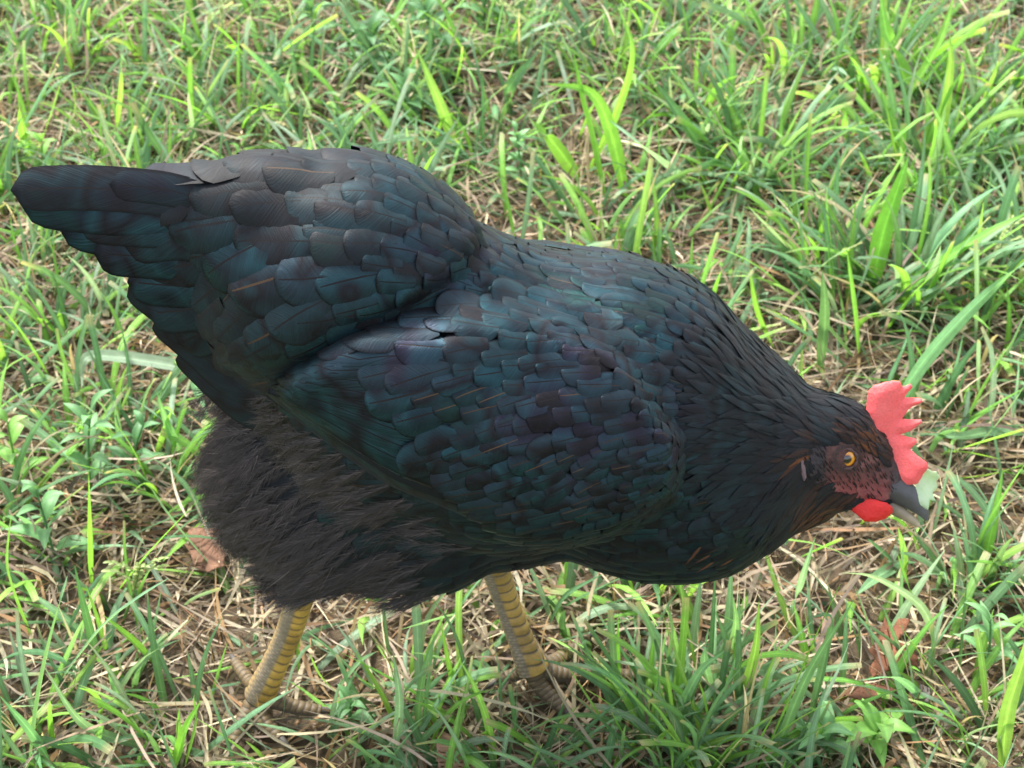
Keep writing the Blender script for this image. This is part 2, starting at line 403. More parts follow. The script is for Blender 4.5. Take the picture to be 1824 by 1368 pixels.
def field(q, pts):
    P = np.array([p[:2] for p in pts], float); A = np.radians([p[2] for p in pts]); Lc = np.array([p[3] for p in pts]); Wc = np.array([p[4] for p in pts])
    d2 = ((q[:, None, :] - P[None]) ** 2).sum(-1) + 200.0; w_ = 1 / d2 ** 1.6; w_ /= w_.sum(1, keepdims=True)
    cx = w_ @ np.cos(A); sy = w_ @ np.sin(A)
    return np.arctan2(sy, cx), (w_ @ Lc) * .80, w_ @ Wc
FB = [(1280, 560, 140, 55, 24), (1200, 480, 152, 55, 26), (1100, 450, 165, 56, 28), (1000, 430, 172, 56, 30), (900, 420, 172, 56, 32), (1100, 550, 163, 54, 28),
      (1200, 600, 155, 52, 26), (1290, 650, 150, 68, 17), (1000, 500, 170, 54, 30), (900, 490, 177, 56, 34), (850, 430, 155, 56, 34), (780, 345, 143, 64, 38),
      (650, 290, 160, 78, 46), (550, 278, 176, 88, 52), (450, 285, 188, 100, 58), (800, 480, 172, 48, 36), (750, 430, 160, 55, 38), (700, 395, 163, 72, 46),
      (600, 370, 172, 92, 56), (500, 390, 184, 112, 62), (400, 370, 188, 125, 66), (720, 500, 178, 54, 42), (600, 490, 190, 86, 56), (500, 500, 203, 105, 62), (400, 480, 213, 112, 62),
      (640, 570, 195, 66, 48), (500, 600, 222, 95, 58), (400, 600, 228, 100, 58), (330, 540, 215, 105, 58), (300, 420, 192, 120, 62), (350, 650, 235, 85, 50),
      (1200, 980, 186, 56, 38), (1100, 1020, 180, 60, 40), (1300, 960, 200, 52, 34), (1400, 950, 214, 44, 26), (1300, 850, 190, 52, 26), (1240, 900, 188, 54, 32),
      (1350, 760, 178, 64, 17), (1450, 700, 160, 42, 14), (1400, 665, 152, 50, 16), (1440, 860, 205, 48, 16), (1250, 720, 172, 56, 20), (1230, 800, 182, 54, 24),
      (1000, 1000, 180, 64, 44), (800, 1000, 192, 80, 48), (650, 1000, 205, 80, 48), (860, 950, 188, 70, 44), (700, 930, 205, 80, 46), (560, 900, 215, 80, 46), (450, 800, 212, 75, 42),
      (1500, 770, 142, 24, 12), (1540, 780, 138, 20, 10), (1480, 720, 148, 34, 13), (1450, 900, 225, 36, 15), (1500, 890, 215, 24, 11), (1430, 800, 180, 40, 13)]
FW = [(1180, 830, 200, 30, 22), (1190, 760, 178, 34, 22), (1150, 900, 190, 32, 22), (1080, 930, 186, 44, 28), (1080, 850, 198, 40, 27), (1080, 740, 190, 48, 30), (1080, 640, 176, 56, 32),
      (950, 940, 185, 52, 34), (950, 850, 202, 50, 32), (950, 740, 198, 54, 34), (950, 640, 186, 62, 36), (950, 570, 178, 64, 34), (820, 890, 190, 62, 40), (820, 800, 203, 62, 38),
      (820, 700, 198, 60, 36), (820, 620, 188, 70, 40), (800, 565, 184, 84, 34), (720, 860, 184, 86, 50), (720, 760, 196, 90, 52), (720, 670, 196, 92, 50), (700, 600, 188, 96, 40)]
FACE = [(1426, 806), (1440, 790), (1470, 788), (1514, 786), (1556, 808), (1592, 842), (1600, 880), (1560, 898), (1512, 890), (1478, 882), (1440, 872), (1426, 848)]
FLUFF = [(355, 700), (400, 712), (470, 722), (560, 790), (680, 872), (760, 912), (840, 955), (830, 1000), (760, 1060), (700, 1100), (600, 1090), (520, 1085), (480, 1020), (400, 960), (340, 850)]

def dart(f, cand, fld, keep, dens=1.0, maxn=99999):
    q = projm(cand); k = keep(q, cand); cand = cand[k]; P, Nn = onto(f, cand, 2); q = projm(P)
    A, Lc, Wc = field(q, fld); m = mpp(P)
    D = np.stack([np.cos(A), 0 * A, np.sin(A)], -1); D = nrm(D - Nn * (D * Nn).sum(1, keepdims=True)); B = np.cross(Nn, D)
    pa = .77 * Lc * m / dens; pb = 1.10 * Wc * m / dens
    cell = .012; cells = {}; key = np.floor(P / cell).astype(int)
    for i, k3 in enumerate(map(tuple, key)): cells.setdefault(k3, []).append(i)
    cells = {a: np.array(b) for a, b in cells.items()}
    best = np.full(len(P), 1e9); dead = np.zeros(len(P), bool); acc = []; heap = []
    order = rng.permutation(len(P)); op = 0
    while True:
        i = -1
        while heap:
            v_, c_ = heapq.heappop(heap)
            if not dead[c_] and best[c_] == v_: i = c_; break
        if i < 0:
            while op < len(order) and (dead[order[op]] or best[order[op]] < 1e8): op += 1
            if op >= len(order): break
            i = order[op]
        dead[i] = True; acc.append(i); rr = 2.0 * max(pa[i], pb[i]); kn = int(np.ceil(rr / cell)); k0 = key[i]
        near = [cells[(k0[0] + a, k0[1] + b, k0[2] + c)] for a in range(-kn, kn + 1) for b in range(-kn, kn + 1) for c in range(-kn, kn + 1) if (k0[0] + a, k0[1] + b, k0[2] + c) in cells]
        near = np.concatenate(near); near = near[~dead[near]]
        if not len(near): continue
        dv = P[near] - P[i]; da = .5 * (pa[near] + pa[i]); db = .5 * (pb[near] + pb[i])
        dd = np.sqrt(((dv @ D[i]) / da) ** 2 + ((dv @ B[i]) / db) ** 2 + ((dv @ Nn[i]) / .02) ** 2)
        dead[near[dd < 1]] = True
        up = (dd >= 1) & (dd < 2.0) & (dd < best[near])
        for c_, v_ in zip(near[up], dd[up]): best[c_] = v_; heapq.heappush(heap, (v_, c_))
    a = np.array(acc); return P[a], Nn[a], D[a], q[a], Lc[a] * m[a], Wc[a] * m[a], A[a]
def march(f, P, D, L, ts, drift=None):
    C = [P]; Ns = []; p = P; d = D; _, n = onto(f, p, 1); Ns.append(n)
    for k in range(len(ts) - 1):
        st = (ts[k + 1] - ts[k]) * L
        p = p + d * st[:, None]; p, n2 = onto(f, p, 1)
        n = nrm(n * .5 + n2 * .5); d = d if drift is None else nrm(d + drift * (ts[k + 1] - ts[k])); d = nrm(d - n * (d * n).sum(1, keepdims=True))
        C.append(p); Ns.append(n)
    return np.stack(C, 1), np.stack(Ns, 1)
def lay(acc, f, S, kind='round', h0=.0006, **k):
    # a layer of half-hidden under-feathers first, then the row one sees
    n = len(S[0]); i = rng.integers(0, n, int(n * .8)); U = [a[i].copy() for a in S]
    B = np.cross(U[1], U[2]); U[0] = U[0] + U[2] * (rng.uniform(-.5, .5, len(i)) * U[4])[:, None] + B * (rng.uniform(.35, .65, len(i)) * U[5] * rng.choice([-1, 1], len(i)))[:, None]
    if kind == 'round': lay1(acc, f, tuple(U), kind, .0001, **{**k, 'tilt': .014})
    lay1(acc, f, S, kind, h0, **k)
def lay1(acc, f, S, kind='round', h0=.0006, tilt=.038, Lk=1.52, Wk=1.0, attr=None, jit=1.0, curv=.24):
    P, Nn, D, q, L, W, A = S; n = len(P)
    L = L * Lk * rng.uniform(.9, 1.12, n); W = W * .5 * 1.76 * Wk * rng.uniform(.92, 1.1, n)
    D = nrm(D + np.cross(Nn, D) * rng.normal(0, .07 * jit, (n, 1))); P = P - D * (L * .45)[:, None]; P, _ = onto(f, P, 1)
    ts = TR if kind == 'round' else np.linspace(0, 1, 8)
    drift = np.cross(Nn, D) * rng.normal(0, .12 * jit, (n, 1))
    C, Ns = march(f, P, D, L, ts, drift)
    g_ = (np.linalg.norm(C[:, -1] - C[:, 0], axis=1) > .8 * L) & ((Ns[:, 0] * Ns[:, -1]).sum(1) > .35) & (proj(C[:, -1])[:, 0] > 208)
    C, Ns, W, L, q = C[g_], Ns[g_], W[g_], L[g_], q[g_]; n = len(C)
    feathers(acc, C, Ns, W, h0 + rng.uniform(0, .0007, n) * jit, tilt * rng.uniform(.75, 1.3, n), L, attr(q, n, C), kind, curv, rng.normal(.05, .07, n), f)

print('building hen')
acc_b = Acc()
lo = at_y(200, 700, 0); bx0 = [-.25, -.125, .08]; bx1 = [.215, .125, .42]
tv, tf = surface_nets(lambda P: sdf_plain(P) - np.maximum(wing_h(P), sad_h(P)) * smooth(-P[:, 0], -.13, -.10) + .0006, bx0, bx1, .004)
acc_b.add(tv, tf, None, (.013, .016, .019, 1), 0)
hc = hp(1520, 835)
hv, hf = surface_nets(lambda P: sdf_plain(P) - .0006, hc - .034, hc + .034, .0011)
# face skin colour: dark red brown with pinker patches
hq = proj(hv); nzz = vnoise(hv, 260) * .5 + vnoise(hv, 110) * .5
red = smooth(hq[:, 1], 830, 885) * .8 + .12
fc = np.stack([.062 + .15 * red + .05 * nzz, .030 + .022 * red + .018 * nzz, .026 + .024 * red + .016 * nzz], -1)
pk = smooth(nzz, .15, .6)[:, None] * .35; fc = fc * (1 - pk) + np.array([.24, .11, .10]) * pk
sn = smooth(hq[:, 0], 1572, 1600)[:, None]; fc = fc * (1 - sn) + np.array([.04, .034, .034]) * sn
de = np.hypot(hq[:, 0] - 1508, hq[:, 1] - 817); dk = (smooth(de, 15, 18) * (1 - smooth(de, 23, 30)))[:, None]; fc = fc * (1 - .75 * dk) + np.array([.03, .018, .018]) * .75 * dk
ea = (1 - smooth(hq[:, 0], 1462, 1482))[:, None]; fc = fc * (1 - .85 * ea) + np.array([.028, .026, .032]) * .85 * ea
acc_b.add(hv, hf, None, np.concatenate([np.clip(fc, .01, 1), np.ones((len(fc), 1))], 1), 1)

def catmull(P, n):
    P = np.asarray(P, float); P = np.concatenate([[2 * P[0] - P[1]], P, [2 * P[-1] - P[-2]]]); k = len(P) - 3
    u = np.linspace(0, k - 1e-9, n); i = u.astype(int); t = (u - i)[:, None]
    a, b, c, d = P[i], P[i + 1], P[i + 2], P[i + 3]
    return .5 * ((2 * b) + (-a + c) * t + (2 * a - 5 * b + 4 * c - d) * t ** 2 + (-a + 3 * b - 3 * c + d) * t ** 3)
def tube(path, rad, front, seg=28, flat=1.0):
    """ring loft; returns V (n,seg,3), lengths (n), angle from `front`."""
    T = nrm(np.gradient(path, axis=0)); Fv = nrm(front - T * (T @ front)[:, None]); Bv = np.cross(T, Fv)
    a = np.linspace(-math.pi, math.pi, seg, endpoint=False)
    r = rad[:, None]
    V = path[:, None] + (np.cos(a)[None, :, None] * Fv[:, None] * flat + np.sin(a)[None, :, None] * Bv[:, None]) * r[..., None]
    s = np.concatenate([[0], np.cumsum(np.linalg.norm(np.diff(path, axis=0), axis=1))])
    return V, s, a, Fv, Bv
def tube_faces(n, seg, caps=True):
    i = np.arange(n - 1)[:, None] * seg; j = np.arange(seg)[None]; j2 = (j + 1) % seg
    q = np.stack([i + j, i + j2, i + seg + j2, i + seg + j], -1).reshape(-1, 4); F = [q]
    if caps: F += [np.arange(seg)[::-1][None], ((n - 1) * seg + np.arange(seg))[None]]
    return F
YEL = np.array([.44, .27, .055]); GRY = np.array([.27, .215, .155]); DRK = np.array([.085, .068, .048])
def scaly(acc, pts, radpx, front, period, width=1.0, n=150, seg=30, yel=1.0, claw=False, flat=1.0):
    path = catmull(pts, n); rad = np.interp(np.linspace(0, 1, n), np.linspace(0, 1, len(radpx)), radpx)
    V, s, a, Fv, Bv = tube(path, rad, front, seg, flat)
    sa = np.cos(a)[None, :]; fr = smooth(sa, .35 - .5 * (width - 1), .7 - .5 * (width - 1))
    u = s / period; u = u + .22 * vnoise(np.stack([s * 0 + 1.3, s * 0 + rad[0] * 900, s], -1), 130); ph = u[:, None] + .18 * np.sin(a)[None] ** 2 * 2
    sc = np.abs(np.sin(math.pi * ph)) ** .55                       # one hump per scute
    k2 = 3.4; cell = np.abs(np.sin(math.pi * u[:, None] * k2)) * np.abs(np.sin(a[None] * 5.5 + (np.floor(u[:, None] * k2) % 2) * 1.57 + .4)) ; cell = cell ** .5
    hgt = fr * sc * .0011 + (1 - fr) * cell * .00045
    out = np.cos(a)[None, :, None] * Fv[:, None] + np.sin(a)[None, :, None] * Bv[:, None]
    V = V + out * hgt[..., None] * (.55 if claw else 1)
    edge_ = 1 - np.exp(-((fr - .45) / .22) ** 2); pl_ = .72 + .5 * np.abs(np.sin(np.floor(ph + .5) * 12.9898 + rad[0] * 1e4)); m_ = (smooth(sc, .30, .62) * edge_)[..., None]; c2 = smooth(cell, .25, .8)[..., None]
    nz = .5 + .5 * vnoise(V * 1.0, 300)[..., None]; dirt = .5 + .5 * vnoise(V + 3, 90)[..., None]
    yk = np.clip(yel * (1.05 - .75 * dirt * (1.25 - yel)), 0, 1)
    y_ = (YEL * (.75 + .4 * nz) * pl_[..., None]) * yk + GRY * np.array([.62, .58, .50]) * (1 - yk)
    back = smooth(-sa, .2, .8)[..., None] * np.clip(yel, 0, 1); y2 = GRY * (.7 + .6 * nz) * (1 - .6 * back) + YEL * .6 * back
    fr3 = fr[..., None]; fr3 = np.broadcast_to(fr3, m_.shape)
    col = fr3 * (y_ * m_ + DRK * (1 - m_)) + (1 - fr3) * (y2 * c2 + (DRK * 1.8) * (1 - c2))
    if claw: col = col * .50
    U = np.zeros((n, seg, 2)); acc.add(V, tube_faces(n, seg), U, np.concatenate([col, np.ones((*col.shape[:2], 1))], -1), 2)
    if claw:
        T = nrm(path[-1] - path[-4]); L = rad[-1] * 3.0
        cp = np.stack([path[-1] - T * L * .25, path[-1] + T * L * .35 + [0, 0, .0008], path[-1] + T * L * .75, path[-1] + T * L * 1.05 - [0, 0, rad[-1] * .5]])
        cpth = catmull(cp, 10); V, *_ = tube(cpth, rad[-1] * np.linspace(.85, .08, 10), np.array([0, 0, 1.]), 12)
        acc.add(V, tube_faces(10, 12), None, (.07, .062, .055, 1), 2)
def leg(acc, top, mid, foot, rads, front, toes, yel):
    scaly(acc, [top, mid, foot], rads, front, .0074, 1.35, 190, 40, yel)
    for (pts, rr) in toes:
        up = np.array([0, 0, 1.0]); scaly(acc, pts, rr, up, .0040, 1.5, 120, 24, yel * .32, True, .85)
zf = lambda px, py, z: at_z(px, py, z)
fr1 = nrm(np.array([.86, -.5, .1])); fr2 = nrm(np.array([.9, -.42, .1]))
A1 = zf(462, 1238, .014)
leg(acc_b, at_y(545, 1020, -.022), at_y(512, 1130, -.012), A1, [.0084, .0078, .0074, .0076, .0094], fr1, [
    ([A1 + [.002, 0, 0], zf(500, 1252, .009), zf(536, 1262, .0065), zf(572, 1266, .005)], [.0066, .005, .0046, .0034]),
    ([A1, zf(462, 1268, .009), zf(478, 1292, .0065), zf(500, 1316, .005)], [.0066, .0052, .0047, .0034]),
    ([A1, zf(444, 1262, .009), zf(428, 1292, .0065), zf(416, 1322, .005)], [.0064, .005, .0044, .0032]),
    ([A1 + [-.001, .001, .008], zf(446, 1216, .016), zf(430, 1196, .016), zf(418, 1178, .014)], [.0056, .0044, .0038, .003])], 1.0)
A2 = zf(948, 1192, .015)
leg(acc_b, at_y(872, 985, .028), at_y(908, 1090, .024), A2, [.0084, .0078, .0074, .0078, .0100], fr2, [
    ([A2, zf(995, 1200, .010), zf(1070, 1200, .0085), zf(1135, 1206, .006)], [.0074, .0058, .0052, .0036]),
    ([A2, zf(985, 1180, .010), zf(1018, 1160, .0075), zf(1046, 1136, .006)], [.0068, .0052, .0046, .0034]),
    ([A2, zf(962, 1222, .010), zf(982, 1244, .0075), zf(1008, 1268, .006)], [.007, .0054, .0048, .0034]),
    ([A2 + [-.003, 0, .004], zf(922, 1200, .012), zf(900, 1208, .009), zf(884, 1216, .007)], [.006, .0046, .004, .003])], .8)

hen = bpy.data.objects.new('hen', None); link(hen); hen.location = (0, 0, 0); hen.empty_display_size = .05
tag(hen, 'black hen with teal sheen, red comb and yellow legs, walking on the grass', 'hen')
acc_b.build('body', [M_UNDER, M_FACE, M_LEG], hen)

# body feathers
tri = np.concatenate([tf[:, [0, 1, 2]], tf[:, [0, 2, 3]]])
hvk = hf
ta = np.linalg.norm(np.cross(tv[tri[:, 1]] - tv[tri[:, 0]], tv[tri[:, 2]] - tv[tri[:, 0]]), axis=1)
def sample(n):
    k = rng.choice(len(tri), n, p=ta / ta.sum()); u = rng.random((n, 2)); fl = u.sum(1) > 1; u[fl] = 1 - u[fl]
    a, b, c = tv[tri[k, 0]], tv[tri[k, 1]], tv[tri[k, 2]]; return a + (b - a) * u[:, :1] + (c - a) * u[:, 1:]
cand = sample(60000)
neckw = [(1400, 600), (1560, 700), (1570, 900), (1480, 960), (1400, 960), (1290, 880), (1230, 760), (1260, 640), (1330, 590)]
ORG = [(1548, 790, 30, 1.1), (1448, 912, 28, 1.0), (1490, 905, 22, .9), (1412, 822, 13, 1.), (1462, 945, 26, .8), (1440, 780, 14, .3), (1500, 770, 18, .35)]
def base_attr(q, n, C):
    sh = np.ones(n) * rng.uniform(.45, 1.0, n); r = rng.random(n)
    mid = proj(C[:, 5])
    x, y = q[:, 0], q[:, 1]
    # sheen by region: brownish undertail, matt breast, teal and blue flanks
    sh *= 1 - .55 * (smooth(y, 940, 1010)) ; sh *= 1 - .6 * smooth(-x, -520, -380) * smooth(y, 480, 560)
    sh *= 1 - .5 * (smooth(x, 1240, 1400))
    sh *= 1 - .72 * smooth(-x, -820, -560) * smooth(-y, -520, -320)  # saddle top: view-dependent dulling of the sky reflection, painted into the sheen value
    og = np.zeros(n)
    for (ox, oy, rr, s) in ORG: og = np.maximum(og, s * np.exp(-(((x - ox) ** 2 + (y - oy) ** 2) / rr ** 2)) * rng.uniform(.3, 1.2, n))
    spot = (np.hypot(x - 1250, y - 985) < 34) | (np.hypot(x - 1325, y - 1000) < 42) | (np.hypot(x - 1405, y - 985) < 40)
    og = np.where(spot & (rng.random(n) < .3), 0.0 * og, og)
    tan = np.where(rng.random(n) < .06, .3, .0)
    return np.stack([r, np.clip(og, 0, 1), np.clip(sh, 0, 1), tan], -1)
FB = [(a, b, c, l * (1.22 if l > 84 else 1.0), w_ * (1.15 if l > 84 else 1.0)) for a, b, c, l, w_ in FB]
def in_face(q): return poly_sd(q, FACE) > -2
def keep_body(q, P):
    return ((poly_sd(q, WING) < 14) | ((P[:, 1] > 0) & (q[:, 1] < 765))) & ~in_face(q) & (poly_sd(q, neckw) < 0) & (poly_sd(q, FLUFF) < np.where(q[:, 0] < 620, 10, 90)) & (q[:, 0] > 235) & ~((poly_sd(q, SADDLE) > 0))
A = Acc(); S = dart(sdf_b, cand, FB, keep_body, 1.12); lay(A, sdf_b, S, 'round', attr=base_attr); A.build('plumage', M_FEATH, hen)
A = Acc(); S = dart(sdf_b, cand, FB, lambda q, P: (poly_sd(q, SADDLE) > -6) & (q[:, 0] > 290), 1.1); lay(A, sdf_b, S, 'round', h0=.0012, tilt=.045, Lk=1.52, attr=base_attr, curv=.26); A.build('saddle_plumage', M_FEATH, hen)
nf = lambda q, P=None: (poly_sd(q, neckw) > -12) & ~in_face(q)
cn = np.concatenate([cand, sample(60000)]); hs_ = hv[rng.integers(0, len(hv), 26000)]; cn = np.concatenate([cn[nf(projm(cn))], hs_])
A = Acc(); S = dart(sdf_all, cn, FB, nf, 1.75)
def neck_attr(q, n, C):
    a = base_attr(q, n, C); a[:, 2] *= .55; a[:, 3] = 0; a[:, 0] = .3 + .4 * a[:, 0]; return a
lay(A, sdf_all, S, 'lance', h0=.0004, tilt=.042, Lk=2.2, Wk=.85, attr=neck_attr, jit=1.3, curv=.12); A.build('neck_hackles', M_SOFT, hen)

# wings ----------------------------------------------------------
def hit(f, px, py):                 # first point of the surface along the view line, near side
    d = nrm(ray(px, py)); t = np.full(len(d), .6)
    for _ in range(60): t = t + np.clip(f(CAM + d * t[:, None]), -.01, .03) * .8
    return CAM + d * t[:, None]
def path_feathers(acc, f, paths, wpx, lifts, attr, R=26, tilt=.0, curv=.12, kind='long'):
    Cs = [catmull(np.array(p, float), R) for p in paths]; q = np.stack(Cs); n = len(paths)
    P = hit(f, q[..., 0].ravel(), q[..., 1].ravel()); okp = (np.abs(f(P)).reshape(n, R) < .0015).all(1)
    q = q[okp]; n = int(okp.sum()); wpx = np.asarray(wpx)[okp]; lifts = np.asarray(lifts)[okp]; attr = attr[okp]; P = P.reshape(-1, R, 3)[okp].reshape(-1, 3); P, Nn = onto(f, P, 1); P = P.reshape(n, R, 3); Nn = Nn.reshape(n, R, 3)
    L = np.linalg.norm(np.diff(P, axis=1), axis=2).sum(1)
    feathers(acc, P, Nn, np.asarray(wpx) * mpp(P[:, R // 2]), np.asarray(lifts, float), np.full(n, tilt), L, attr, kind, curv, 0.0, f)
WB = Acc()
lowp = np.array([(1120, 925), (1000, 955), (900, 945), (800, 902), (690, 856), (570, 772), (474, 700)], float)
upp = np.array([(880, 690), (840, 665), (800, 645), (750, 635), (690, 632), (600, 640), (515, 668)], float)
K = 10; paths = []; at_ = []
for i in range(K):
    u = (i / (K - 1)); p = lowp * (1 - u) + upp * u
    sh = 1 - .14 * abs(math.sin(i * 2.1)) * (0 if i == 0 else 1); p = p[:]; e = p[-1]; p[-1] = p[-2] + (e - p[-2]) * sh; paths.append(p)
    at_.append([.66 + .04 * math.sin(i * 3), 0, .95 - .15 * u, 0])
path_feathers(WB, sdf_w, paths, [30] + [30] * (K - 1), .0004 + .00042 * np.arange(K), np.array(at_), tilt=.002, curv=.16)
cw = cand[poly_sd(projm(cand), WING) > -20]
cw = np.concatenate([cw, (lambda c: c[poly_sd(projm(c), WING) > -20])(sample(60000))])
COV = [(600, 612), (680, 582), (740, 562), (800, 547), (900, 532), (1000, 535), (1110, 590), (1180, 700), (1208, 790), (1206, 835), (1195, 880), (1150, 914), (1080, 944), (1000, 962),
       (930, 956), (890, 928), (835, 890), (785, 845), (745, 790), (725, 735), (715, 690), (672, 650)]
S = dart(sdf_w, cw, FW, lambda q, P: (poly_sd(q, COV) > -2) & ((P[:, 1] < 0) | (q[:, 1] > 745)), 1.12)
def wing_attr(q, n, C):
    r = rng.random(n) * .8 + .2 * (q[:, 0] > 900); sh = rng.uniform(.55, 1, n)
    vio = (q[:, 1] < 640) & (q[:, 0] < 830); r = np.where(vio, rng.uniform(.7, 1.05, n), r)
    tan = np.where((rng.random(n) < .34) & (q[:, 1] > 680) & (q[:, 0] > 760), rng.uniform(.15, .5, n), .03)
    return np.stack([np.clip(r, 0, 1), np.zeros(n), sh, tan], -1)
near = S[0][:, 1] < 0
Sn = tuple(a[near] for a in S); Sf = tuple(a[~near] for a in S)
lay(WB, sdf_w, Sn, 'round', h0=.0042, tilt=.038, Lk=1.52, attr=wing_attr, curv=.24, jit=.7)
WB.build('wing', M_FEATH, hen)
WF = Acc()
kf = 4; n0 = WB.V[0].reshape(-1, 3)[:kf * 130] * np.array([1, -1, 1]); WF.add(n0, strip_faces(kf, 26, 5), WB.U[0][:kf * 130], WB.C[0][:kf * 130])
lay(WF, sdf_w, Sf, 'round', h0=.0042, tilt=.038, Lk=1.52, attr=wing_attr, curv=.24, jit=.7)
WF.build('wing', M_FEATH, hen)

OS = Acc()
sp_ = [((1246, 964), (1220, 992)), ((1268, 990), (1238, 1006)), ((1262, 978), (1236, 990)), ((1338, 998), (1303, 1016)), ((1350, 1002), (1322, 1014)), ((1412, 978), (1380, 990)), ((1395, 988), (1368, 1000)),
       ((1300, 985), (1278, 996)), ((1372, 975), (1352, 986)), ((1416, 960), (1396, 970))]
path_feathers(OS, sdf_all, [[a, ((a[0] + b[0]) / 2, (a[1] + b[1]) / 2 + 1), b] for a, b in sp_], [4.6] * len(sp_), [.0042] * len(sp_), np.array([[.3, .75 + .25 * (i % 2), .3, 0] for i in range(len(sp_))]), R=8, tilt=.05, curv=.2, kind='lance')
OS.build('orange_feathers', M_SOFT, hen)
# tail -----------------------------------------------------------
TA = Acc()
TL = [([(440, 365), (300, 345), (160, 334), (27, 338)], 36, .004), ([(430, 392), (320, 378), (200, 372), (40, 356)], 42, .007),
      ([(430, 380), (360, 352), (290, 335), (200, 326)], 26, .007), ([(430, 415), (350, 402), (255, 396), (140, 388)], 40, .012),
      ([(440, 440), (360, 432), (250, 425), (108, 402)], 36, .009), ([(440, 445), (380, 430), (310, 420), (222, 432)], 40, .018),
      ([(440, 470), (360, 462), (270, 456), (170, 448)], 38, .019), ([(450, 485), (390, 470), (330, 470), (265, 490)], 40, .024),
      ([(460, 510), (390, 508), (320, 508), (228, 500)], 40, .026), ([(470, 530), (410, 532), (350, 548), (262, 558)], 42, .031),
      ([(480, 560), (430, 572), (370, 590), (318, 612)], 42, .035), ([(470, 690), (395, 640), (310, 565), (231, 503)], 34, .026), ([(480, 730), (420, 690), (350, 625), (278, 562)], 34, .030), ([(490, 770), (440, 735), (385, 685), (322, 622)], 34, .033)]
for sg in (-1, 1):
    for i, (p, wpx, yo) in enumerate(TL):
        Pq = catmull(np.array(p, float), 22); u = np.linspace(0, 1, 22)
        P = at_y(Pq[:, 0], Pq[:, 1], 0.0); off = yo * (1.0 - .35 * u) + .001 * (10 - i) * .4
        # stay on the same view line on the near side, then mirror for the far side
        P = np.stack([at_y(a[0], a[1], -o) for a, o in zip(Pq, off)])
        nn = nrm(np.stack([0 * u - .05, -.86 + 0 * u, .52 - .25 * i / 9 + 0 * u], -1))
        if sg > 0: P = P * [1, -1, 1] - [0, 0, .011]; nn = nn * [1, -1, 1]
        a_ = np.array([[[.62, .12, .66, .3, .16, .5, .2, .62, .33, .14, .6, .7, .66, .7][i], 0, [.35, .8, .4, .6, .95, .6, .9, .6, .8, .5, .7, .3, .4, .3][i], .02]])
        feathers(TA, P[None], nn[None], np.array([wpx * mpp(P[10]) * 1.12]), np.array([.0006 * (10 - i)]), np.array([.004]), np.array([.12]), a_, 'long', .22 if sg < 0 else .22, 0.0)
TA.build('tail', M_FEATH, hen)

# downy fluff: plumes of fine barbs -------------------------------
c2 = sample(30000); q = projm(c2); c2 = c2[poly_sd(q, FLUFF) > -18]
den = np.clip(1.25 - (projm(c2)[:, 0] - 420) / 330, .05, 1); c2 = c2[rng.random(len(c2)) < den][:1700]
P, Nn = onto(sdf_body, c2, 2); q = projm(P); Aa, Lc, Wc = field(q, FB); n = len(P)
D = np.stack([np.cos(Aa), rng.normal(0, .3, n), np.sin(Aa)], -1); D = nrm(D - Nn * (D * Nn).sum(1, keepdims=True))
FA = Acc(); Lp = rng.uniform(.013, .026, n); K = 52; R = 4
ts = rng.random((n, K)) ** .8; lift = .10 + .22 * rng.random(n)
droop = np.array([0, 0, -1.0])
def shaft(t): return P[:, None] + D[:, None] * (Lp[:, None] * t)[..., None] + Nn[:, None] * ((Lp * lift)[:, None] * t ** 1.0 * (1 - .35 * t) + .0005)[..., None] + droop * (Lp[:, None] * .16 * t ** 2)[..., None]
base = shaft(ts); Bv = np.cross(Nn, D); side = np.where(rng.random((n, K)) < .5, -1, 1) * rng.uniform(.15, .8, (n, K))
bd = nrm(D[:, None] + Bv[:, None] * side[..., None] * .75 + Nn[:, None] * rng.normal(.08, .18, (n, K))[..., None] + droop * .12)
bl = Lp[:, None] * rng.uniform(.25, .6, (n, K)); cv = nrm(rng.normal(0, 1, (n, K, 3)) * .5 + D[:, None] + droop * .5)
u = np.linspace(0, 1, R); X = base[:, :, None] + bd[:, :, None] * (bl[..., None] * u)[..., None] + cv[:, :, None] * (bl[..., None] * .35 * u ** 2)[..., None]
wd = .00011 * (1 - .8 * u); sdv = nrm(np.cross(bd, FV))[:, :, None]
V = np.stack([X - sdv * wd[None, None, :, None], X + sdv * wd[None, None, :, None]], 3)
cb = np.array([.026, .0205, .0185]) * rng.uniform(.5, 1.6, (n, 1, 1)) * rng.uniform(.7, 1.5, (n, K, 1))
tan_ = (rng.random((n, K, 1)) < .07); cb = np.where(tan_, cb * 3.5, cb)
cc = np.concatenate([np.broadcast_to(cb[:, :, None, None], (n, K, R, 2, 3)), np.ones((n, K, R, 2, 1))], -1)
FA.add(V, strip_faces(n * K, R, 2), None, cc.reshape(-1, 4)); FA.build('fluff', M_FLUFF, hen)

